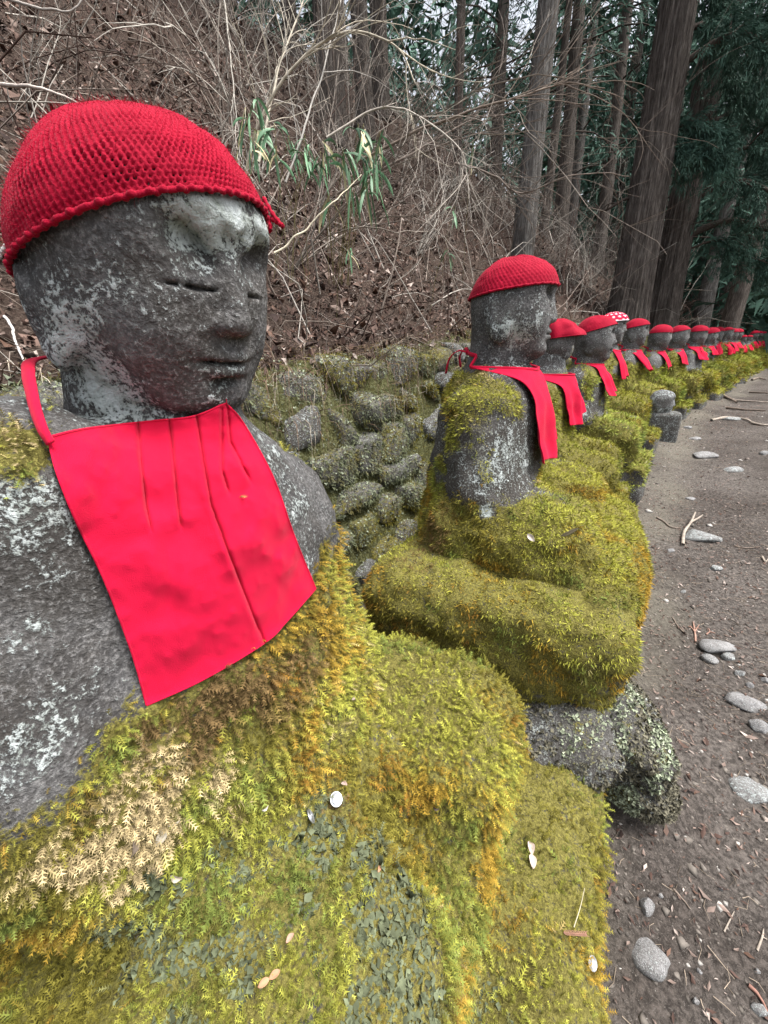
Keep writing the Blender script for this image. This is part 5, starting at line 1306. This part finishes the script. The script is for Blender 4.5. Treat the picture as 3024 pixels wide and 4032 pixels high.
def stick(name, pix, r, label, col, group='sticks and roots on the path', cat_='stick', forks=()):
    c0, _, _ = path_at(*pix[0]); pts = []
    for i, q in enumerate(pix):
        P, L, s = path_at(q[0], q[1]); pts.append(P + [0, 0, r + (q[2] if len(q) > 2 else 0)])
    ps = [smoothp(pts, 16)]; rs = [np.linspace(r, r * 0.5, 16)]
    for f in forks:
        fp = [path_at(q[0], q[1])[0] + [0, 0, r + (q[2] if len(q) > 2 else 0)] for q in f]; ps.append(smoothp(fp, 10)); rs.append(np.linspace(r * 0.7, r * 0.3, 10))
    V, F, C = tubes([p - c0 for p in ps], rs, 7, [np.array(col)] * len(ps)); V = V + 0.25 * r * fbm(V, 60, 2, 1)[:, None]
    return tag(link(name, mesh_np(name, V, F, cols=C, mat=M_TWIG), None, c0), label, cat_, group)
W1 = (0.36, 0.31, 0.26); W2 = (0.20, 0.16, 0.13)
stick('stick', [(2687, 2150), (2690, 2110, .02), (2715, 2075, .03), (2730, 2045, .05)], 0.012, 'forked pale stick leaning on the big flat grey rock', W1, forks=[[(2715, 2075, .03), (2745, 2058, .03), (2762, 2046, .03)]])
stick('stick', [(2585, 2040), (2615, 2058), (2640, 2078), (2680, 2084)], 0.008, 'dark curved stick reaching from the plinth to the big flat rock', W2)
stick('twig', [(2738, 2530), (2735, 2490), (2728, 2450)], 0.005, 'pinkish cedar twig with spread fingers above the rock cluster', (0.36, 0.22, 0.17), 'cedar twigs on the path', 'twig', forks=[[(2735, 2490), (2716, 2468)], [(2735, 2490), (2752, 2462)], [(2733, 2475), (2760, 2478)]])
stick('twig', [(2700, 2500), (2670, 2470), (2645, 2430)], 0.005, 'crooked brown twig on the dust left of the pink cedar twig', W2, 'cedar twigs on the path', 'twig', forks=[[(2660, 2455), (2640, 2465)]])
stick('twig', [(2780, 2500), (2795, 2490), (2815, 2495)], 0.004, 'little forked pink twig just above the broad pale rock', (0.36, 0.22, 0.17), 'cedar twigs on the path', 'twig', forks=[[(2795, 2490), (2790, 2475)]])
stick('twig', [(2650, 3500), (2690, 3545), (2715, 3580)], 0.003, 'thin brown twig on dark soil at the lower right', W2, 'cedar twigs on the path', 'twig')
stick('twig', [(2850, 3670), (2875, 3620), (2890, 3590)], 0.0022, 'fine pale straw lying on the lower path', W1, 'cedar twigs on the path', 'twig')
stick('twig', [(2945, 3880), (2985, 3920), (3020, 3990)], 0.005, 'reddish cedar frond stem at the bottom right corner', (0.26, 0.14, 0.11), 'cedar twigs on the path', 'twig')
stick('twig', [(2980, 3745), (3000, 3690), (3005, 3660)], 0.003, 'forked pale twig near the right edge low on the path', W1, 'cedar twigs on the path', 'twig', forks=[[(3000, 3690), (3020, 3700)]])
stick('twig', [(2890, 2150), (2935, 2160), (2990, 2155)], 0.005, 'long thin dark twig right of the big flat rock', W2, 'cedar twigs on the path', 'twig')
stick('twig', [(3000, 2195), (3012, 2215), (3024, 2205)], 0.007, 'pale bent twig at the right edge, level with the big flat rock', W1, 'cedar twigs on the path', 'twig')
for k, (q, r, lab) in enumerate([([(2800, 1660), (2860, 1648), (2930, 1655), (2960, 1668)], 0.02, 'root ridge wrapped round the far flat white stone'), ([(2835, 1560), (2890, 1578), (2960, 1584), (3040, 1588)], 0.02, 'longest pale root crossing the far path'), ([(2860, 1610), (2930, 1618), (3010, 1622)], 0.022, 'dark root ridge between the two long far roots'),
        ([(2832, 1556), (2870, 1575), (2900, 1590)], 0.03, 'thick dark root knuckle beside the far plinths'), ([(2960, 1500), (2985, 1492), (3010, 1498)], 0.03, 'humped dark root farthest up the path'), ([(2950, 1548), (3000, 1550), (3050, 1552)], 0.02, 'thin root near the farthest hump'), ([(2960, 1670), (3000, 1678), (3060, 1676)], 0.018, 'pale root at the right edge below the dark ridge')]):
    stick('root', q, r, lab, W1 if k in (0, 1, 6) else W2, 'tree roots crossing the path', 'root')

# gravel, needles and dead leaves
rng = np.random.default_rng(91)
def path_scatter(n, l0, l1, s0, s1, pw=1.0):
    L = l0 + (l1 - l0) * rng.random(n) ** pw; s = rng.uniform(s0, s1, n); xy = row_point(L, s); return np.concatenate([xy, path_h(L, s)[:, None]], 1)
def pebbles(P, size):
    n = len(P); O = np.array([[1, 0, 0], [-1, 0, 0], [0, 1, 0], [0, -1, 0], [0, 0, .6], [0, 0, -.5]]); O = O[None] * (1 + 0.35 * rng.normal(size=(n, 6, 1))) * size[:, None, None]; a = rng.uniform(0, 2 * PI, n)
    R = np.stack([np.stack([np.cos(a), -np.sin(a), 0 * a], 1), np.stack([np.sin(a), np.cos(a), 0 * a], 1), np.tile([0, 0, 1.0], (n, 1))], 1); V = np.einsum('nij,nkj->nki', R, O) * [1, 1, 0.7] + P[:, None]
    F = np.array([[0, 2, 4], [2, 1, 4], [1, 3, 4], [3, 0, 4], [2, 0, 5], [1, 2, 5], [3, 1, 5], [0, 3, 5]]); k = rng.random((n, 1)); C = np.array([0.13, 0.115, 0.10]) * (0.6 + 0.9 * k) ; C = np.where(rng.random((n, 1)) < 0.14, np.array([0.42, 0.40, 0.37]) * (0.6 + 0.6 * k), C)
    return V.reshape(-1, 3), (np.arange(n)[:, None, None] * 6 + F[None]).reshape(-1, 3), np.repeat(C, 6, 0)
P = np.concatenate([path_scatter(5500, -0.4, 3.2, -2.4, -0.5), path_scatter(3500, 0.5, 9, -3.2, -0.5)]); V, F, C = pebbles(P, 0.0035 * np.exp(rng.normal(size=len(P)) * 0.55) * np.concatenate([np.ones(5500) * 1.15, np.full(3500, 1.8)]))
tag(link('gravel', mesh_np('gravel', V, F, cols=C, mat=M_LEAF, smooth=False)), kind='stuff')
P = np.concatenate([path_scatter(5000, -0.4, 4, -2.4, -0.5), path_scatter(4000, 0.5, 10, -1.3, -0.4), path_scatter(3000, 2, 14, -3.5, -0.5)])
k = rng.choice(6, len(P), p=[.2, .25, .25, .1, .1, .1]); V, F, C = flakes(P + [0, 0, 0.004], np.tile([0, 0, 1.0], (len(P), 1)), 0.014 * np.exp(rng.normal(size=len(P)) * 0.4), LIT[k], rng, lift=0.35, curl=0.2, aspect=0.4)
ps, rs, cs = [], [], []
Q = np.concatenate([path_scatter(1500, -0.3, 3.5, -2.4, -0.5), path_scatter(900, 1, 9, -2.6, -0.5)])
for q in Q:
    a = rng.uniform(0, 2 * PI); d = np.array([math.cos(a), math.sin(a), 0.06]); l = rng.uniform(0.015, 0.07); b = np.array([-d[1], d[0], 0]) * rng.normal() * l * 0.2
    ps.append(np.array([q, q + d * l / 2 + b, q + d * l]) + [0, 0, 0.003]); rs.append(np.array([1, 0.8, 0.5]) * rng.uniform(0.0006, 0.0016)); cs.append(np.array([0.32, 0.26, 0.20]) * rng.uniform(0.3, 1.3))
a = tubes(ps, rs, 3, cs); V, F, C = cat([(V, F, C), a]); tag(link('needle_litter', mesh_np('needle_litter', V, F, cols=C, mat=M_LEAF, smooth=False)), kind='stuff')

# mound of old foundation stones under the second statue, crusted with leafy lichen
def lich_rock(px, py, dep, dims, label, seed, n=2500):
    c = at_depth(px, py, dep); V = rock(ICO_V, dims, seed, 3, 0.2); root = thing('foundation_boulder', label, 'boulder', c, 0, 'foundation boulders under the second plinth')
    link('rock', mesh_np('rock', V, ICO_F, attrs={'lichen': 0.3 + 0 * V[:, 0], 'moss': 0.3 + 0.4 * fbm(V, 8, 2, seed)}, mat=M_STONE2), root)
    P, Nn = sample(V, ICO_F, n, rng); g = fbm(P, 9, 3, seed)[:, None] * 2; C = np.where(g > 0.15, np.array([0.33, 0.37, 0.26]), np.array([0.16, 0.15, 0.11])) * (0.6 + 0.8 * rng.random((n, 1)))
    Vm, Fm, Cm = cat([flakes(P, Nn, 0.012 * (0.5 + rng.random(n)), C, rng, lift=0.7, curl=0.4, aspect=0.8), blades(P[::3], Nn[::3], np.full(len(P[::3]), 0.012), C[::3] * 0.8, rng, nb=4, simple=True)])
    tag(link('lichen', mesh_np('lichen', Vm, Fm, cols=Cm, mat=M_MOSS, smooth=False), root), kind='stuff')
lich_rock(2380, 2880, 1.34, (0.17, 0.22, 0.20), 'lichen-crusted boulder under the front of the second statue\'s plinth', 5, 5200)
lich_rock(2490, 3050, 1.30, (0.12, 0.14, 0.10), 'green lichened boulder bulging onto the path below the second plinth', 9, 3400)
lich_rock(2220, 2900, 1.32, (0.22, 0.2, 0.18), 'dark shaded boulder in the hollow under the second plinth', 12, 2600)

# ---------------------------------------------------------------- stone head and pillar among the row
ph = at_depth(2602, 1580, 4.62)
vh = dict(seed=33.0); V, F = surface_nets(lambda p: np.maximum(head_sdf(p, vh), -0.185 - p[..., 2]), (-0.2, -0.2, -0.21), (0.2, 0.2, 0.2), 0.012)
hd = link('carved_head', mesh_np('carved_head', V * 0.85, F, attrs={'lichen': 0.35 + 0.4 * fbm(V, 8, 2, 1), 'moss': np.full(len(V), -0.3)}, mat=mat_stone('pale_carved_stone', (0.15, 0.15, 0.15), (0.36, 0.36, 0.36))), None, ph, rad(90 - 122))
tag(hd, 'bare grey carved head without a cap set low among the plinths', 'carved head')
pp = at_depth(2640, 1660, 4.75); gz, L, s = ground_z(pp[:2]); base = base_g(L)[0]
bmh = rock(ICO3_V, (1, 1, 1), 1, 0, 0.0); q = np.sign(ICO3_V) * np.abs(ICO3_V) ** 0.22; V = q * np.array([0.17, 0.15, (ph[2] - 0.17 - base) / 2 + 0.05]); V = V + 0.01 * fbm(V, 12, 2, 3)[:, None]
o = link('stone_pillar', mesh_np('stone_pillar', V, ICO3_F, attrs={'lichen': np.full(len(V), 0.3), 'moss': np.full(len(V), 0.1)}, mat=M_STONE2), None, (ph[0] + 0.06, ph[1] - 0.02, base + (ph[2] - 0.17 - base) / 2), rad(-30))
tag(o, 'squared stone pillar carrying the bare carved head', 'pillar')

# ---------------------------------------------------------------- small things lying on the nearest statue's moss
def on_moss(s, px, py, lift=0.010):
    c, _ = pix_blob(s, px, py, 1); e = 0.006; g = np.array([s.all((c + np.eye(3)[k] * e)[None])[0] - s.all((c - np.eye(3)[k] * e)[None])[0] for k in range(3)])
    n = unit(g); return s.to_world(c + n * lift), s.R @ n
def frame_of(n, toward=None, tilt=0.0):
    n = unit(n); t = unit(np.cross(n, [0.3, 0.9, 0.1])); b = np.cross(n, t); return np.stack([t, b, n], 1)
m_coin, nt_, b_ = mat_new('coin_metal', 0.38, 0.5); b_.inputs['Metallic'].default_value = 0.9; b_.inputs['Base Color'].default_value = (0.62, 0.64, 0.68, 1)
n_ = noise(nt_, 500, 2, 0.5, coord(nt_)); bump(nt_, b_, n_.outputs[0], 0.25, 0.001)
def coin(s, px, py, r, label, tip=(0, 0, 0), lift=0.014):
    P, n = on_moss(s, px, py, lift); n = unit(n + np.array(tip)); Fm = frame_of(n); root = thing('coin', label, 'coin', P, 0, 'coins left on the moss')
    nb = 40; th = np.arange(nb) * 2 * PI / nb
    prof = [(0, 0.0006), (r * 0.80, 0.0006), (r * 0.84, 0.0013), (r * 0.97, 0.0013), (r, 0.0008), (r, -0.0008), (r * 0.96, -0.0012), (0, -0.0010)]
    V = np.concatenate([np.stack([a * np.cos(th), a * np.sin(th), np.full(nb, z)], 1) for a, z in prof]); i = np.arange(len(prof) - 1)[:, None] * nb; j = np.arange(nb)[None]; j2 = (j + 1) % nb
    F = np.stack([i + j, i + nb + j, i + nb + j2, i + j2], -1).reshape(-1, 4)[:, ::-1]; link('disc', mesh_np('disc', V @ Fm.T, F, mat=m_coin), root)
    ps = [np.stack([r * 0.34 * np.cos(t_) + ox, r * 0.42 * np.sin(t_), np.full(14, 0.0008)], 1) @ Fm.T for ox, t_ in ((0.0, np.linspace(0.3, 5.6, 14)),)]
    ps.append(np.stack([np.linspace(-0.1, 0.1, 14) * r, np.linspace(-0.5, 0.5, 14) * r, np.full(14, 0.0008)], 1) @ Fm.T)
    V, F, _ = tubes(ps, [np.full(14, r * 0.05)] * 2, 5); link('relief', mesh_np('relief', V, F, mat=m_coin), root)
coin(S1, 1310, 3160, 0.0125, 'bright round silver coin lying face up on the nearest statue\'s lap', tip=(0, -0.3, 0.1))
coin(S1, 1207, 3215, 0.0125, 'dull coin tilted almost edge-on, left of the bright one', tip=(0.5, 0.8, -0.2))
coin(S1, 2312, 3788, 0.0125, 'blue-white coin wedged in the moss of the nearest plinth\'s side', tip=(0.2, -0.4, 0.3))
def dead_leaf(s, px, py, size, label, col, lift=0.014, curl=0.35, asp=0.5, nl=1, seed=0, name='dead_leaf', cat_='leaf'):
    rg = np.random.default_rng(seed + 300); P, n = on_moss(s, px, py, lift); Fm = frame_of(n); a = rg.uniform(0, 2 * PI); Vs, Fs, Cs = [], [], []
    for k in range(nl):
        u, v = np.meshgrid(np.linspace(-1, 1, 12), np.linspace(-1, 1, 7), indexing='ij'); w = np.cos(u * PI / 2) ** 0.7 * asp; X = np.stack([u * size / 2, v * w * size / 2, curl * size * (v * w) ** 2 * 2 - curl * 0.3 * size * u * u + 0.03 * size * np.cos(v * 9)], -1).reshape(-1, 3)
        b = a + k * 2 * PI / max(nl, 1); c, d = math.cos(b), math.sin(b); X = X + ([size * 0.45, 0, 0] if nl > 1 else 0); X = X @ np.array([[c, d, 0], [-d, c, 0], [0, 0, 1]])
        Vs.append((X @ Fm.T, grid_faces(12, 7, False), np.tile(np.array(col) * rg.uniform(0.8, 1.2), (84, 1))))
    V, F, C = cat(Vs); return tag(link(name, mesh_np(name, V, F, cols=C, mat=M_LEAF), None, P), label, cat_, 'dead leaves on the moss')
for k, a in enumerate([(640, 3235, 0.026, 'pale striped curled leaf in the straw-coloured moss patch', (0.50, 0.45, 0.35), 3), (500, 3300, 0.022, 'brownish curled leaf left of the pale striped one', (0.30, 0.24, 0.19), 2), (2090, 3375, 0.034, 'crumpled pale brown leaf in the cleft between lap and plinth', (0.45, 0.36, 0.31), 2), (1030, 3160, 0.012, 'tiny white petal left of the coins', (0.60, 0.56, 0.48), 1),
        (1340, 3100, 0.016, 'pinkish dry leaf scrap above the silver coin', (0.36, 0.26, 0.22), 1), (1370, 2745, 0.018, 'pink-grey leaf scrap below the corner of the big bib', (0.42, 0.32, 0.29), 1), (700, 3425, 0.018, 'pale leaf scrap above the liverwort patch', (0.44, 0.38, 0.30), 1), (1060, 3860, 0.016, 'orange bud scale on the lower lap moss', (0.42, 0.24, 0.14), 2), (1140, 3710, 0.014, 'salmon-coloured scale right of the liverwort', (0.42, 0.26, 0.19), 1),
        (1480, 3440, 0.012, 'orange chip in the green liverwort', (0.45, 0.24, 0.14), 1), (1720, 3160, 0.014, 'dark scrap of leaf on the golden moss near the knee', (0.09, 0.07, 0.06), 1)]):
    dead_leaf(S1, a[0], a[1], a[2], a[3], a[4], nl=a[5], seed=k)
dead_leaf(S2, 2092, 2120, 0.035, 'single curled white leaf on the second statue\'s green lap', (0.5, 0.44, 0.38), seed=40)
dead_leaf(S2, 2235, 2100, 0.08, 'dark narrow stick-like leaf on the second statue\'s lap', (0.10, 0.085, 0.05), seed=41, asp=0.16)
# brown cedar sprig and grass stalk on the plinth side
P, n = on_moss(S1, 2245, 3682, 0.016); Fm = frame_of(n); ps, rs = [], []
e1 = unit(at_depth(2290, 3670, 1) - at_depth(2180, 3680, 1)); e1 = unit(e1 - n * (e1 @ n)); e2 = np.cross(n, e1); mn = smoothp([-e1 * 0.035, 0 * e1, e1 * 0.035], 12); ps.append(mn); rs.append(np.full(12, 0.0010))
for k in range(11):
    for sg in (-1, 1): ps.append(np.array([mn[k], mn[k] + (e1 * 0.9 + e2 * sg * 0.5) * 0.005, mn[k] + (e1 * 1.5 + e2 * sg * 0.7) * 0.006 + n * 0.002])); rs.append(np.array([0.0011, 0.0010, 0.0004]))
V, F, C = tubes(ps, rs, 5, [np.array([0.26, 0.14, 0.10])] * len(ps)); tag(link('cedar_sprig', mesh_np('cedar_sprig', V, F, cols=C, mat=M_LEAF), None, P), 'brown cedar sprig lying crosswise on the nearest plinth\'s moss', 'sprig')
a, na = on_moss(S1, 2240, 3660, 0.020); b, _ = on_moss(S1, 2275, 3500, 0.024); V, F, C = tubes([smoothp([a - a, (b - a) * 0.5 + na * 0.004, b - a], 12)], [np.linspace(0.0012, 0.0006, 12)], 5, [np.array([0.5, 0.45, 0.32])])
tag(link('grass_stalk', mesh_np('grass_stalk', V, F, cols=C, mat=M_LEAF), None, a), 'thin straw stalk standing above the brown cedar sprig', 'stalk')
# loose end of yarn at the temple of the nearest cap
pts = [at_depth(*q) for q in [(1038, 780, .66), (1072, 840, .655), (1108, 886, .65), (1112, 890, .65), (1085, 872, .655), (1060, 862, .66), (1066, 900, .66), (1056, 912, .665)]]; p = smoothp(pts, 60)
V, F, _ = tubes([S1.to_local(p)], [0.0034 * (1 + 0.25 * np.sin(np.arange(60) * 1.6))], 7); link('yarn_tail', mesh_np('yarn_tail', V, F, mat=M_WOOL), CAP1)
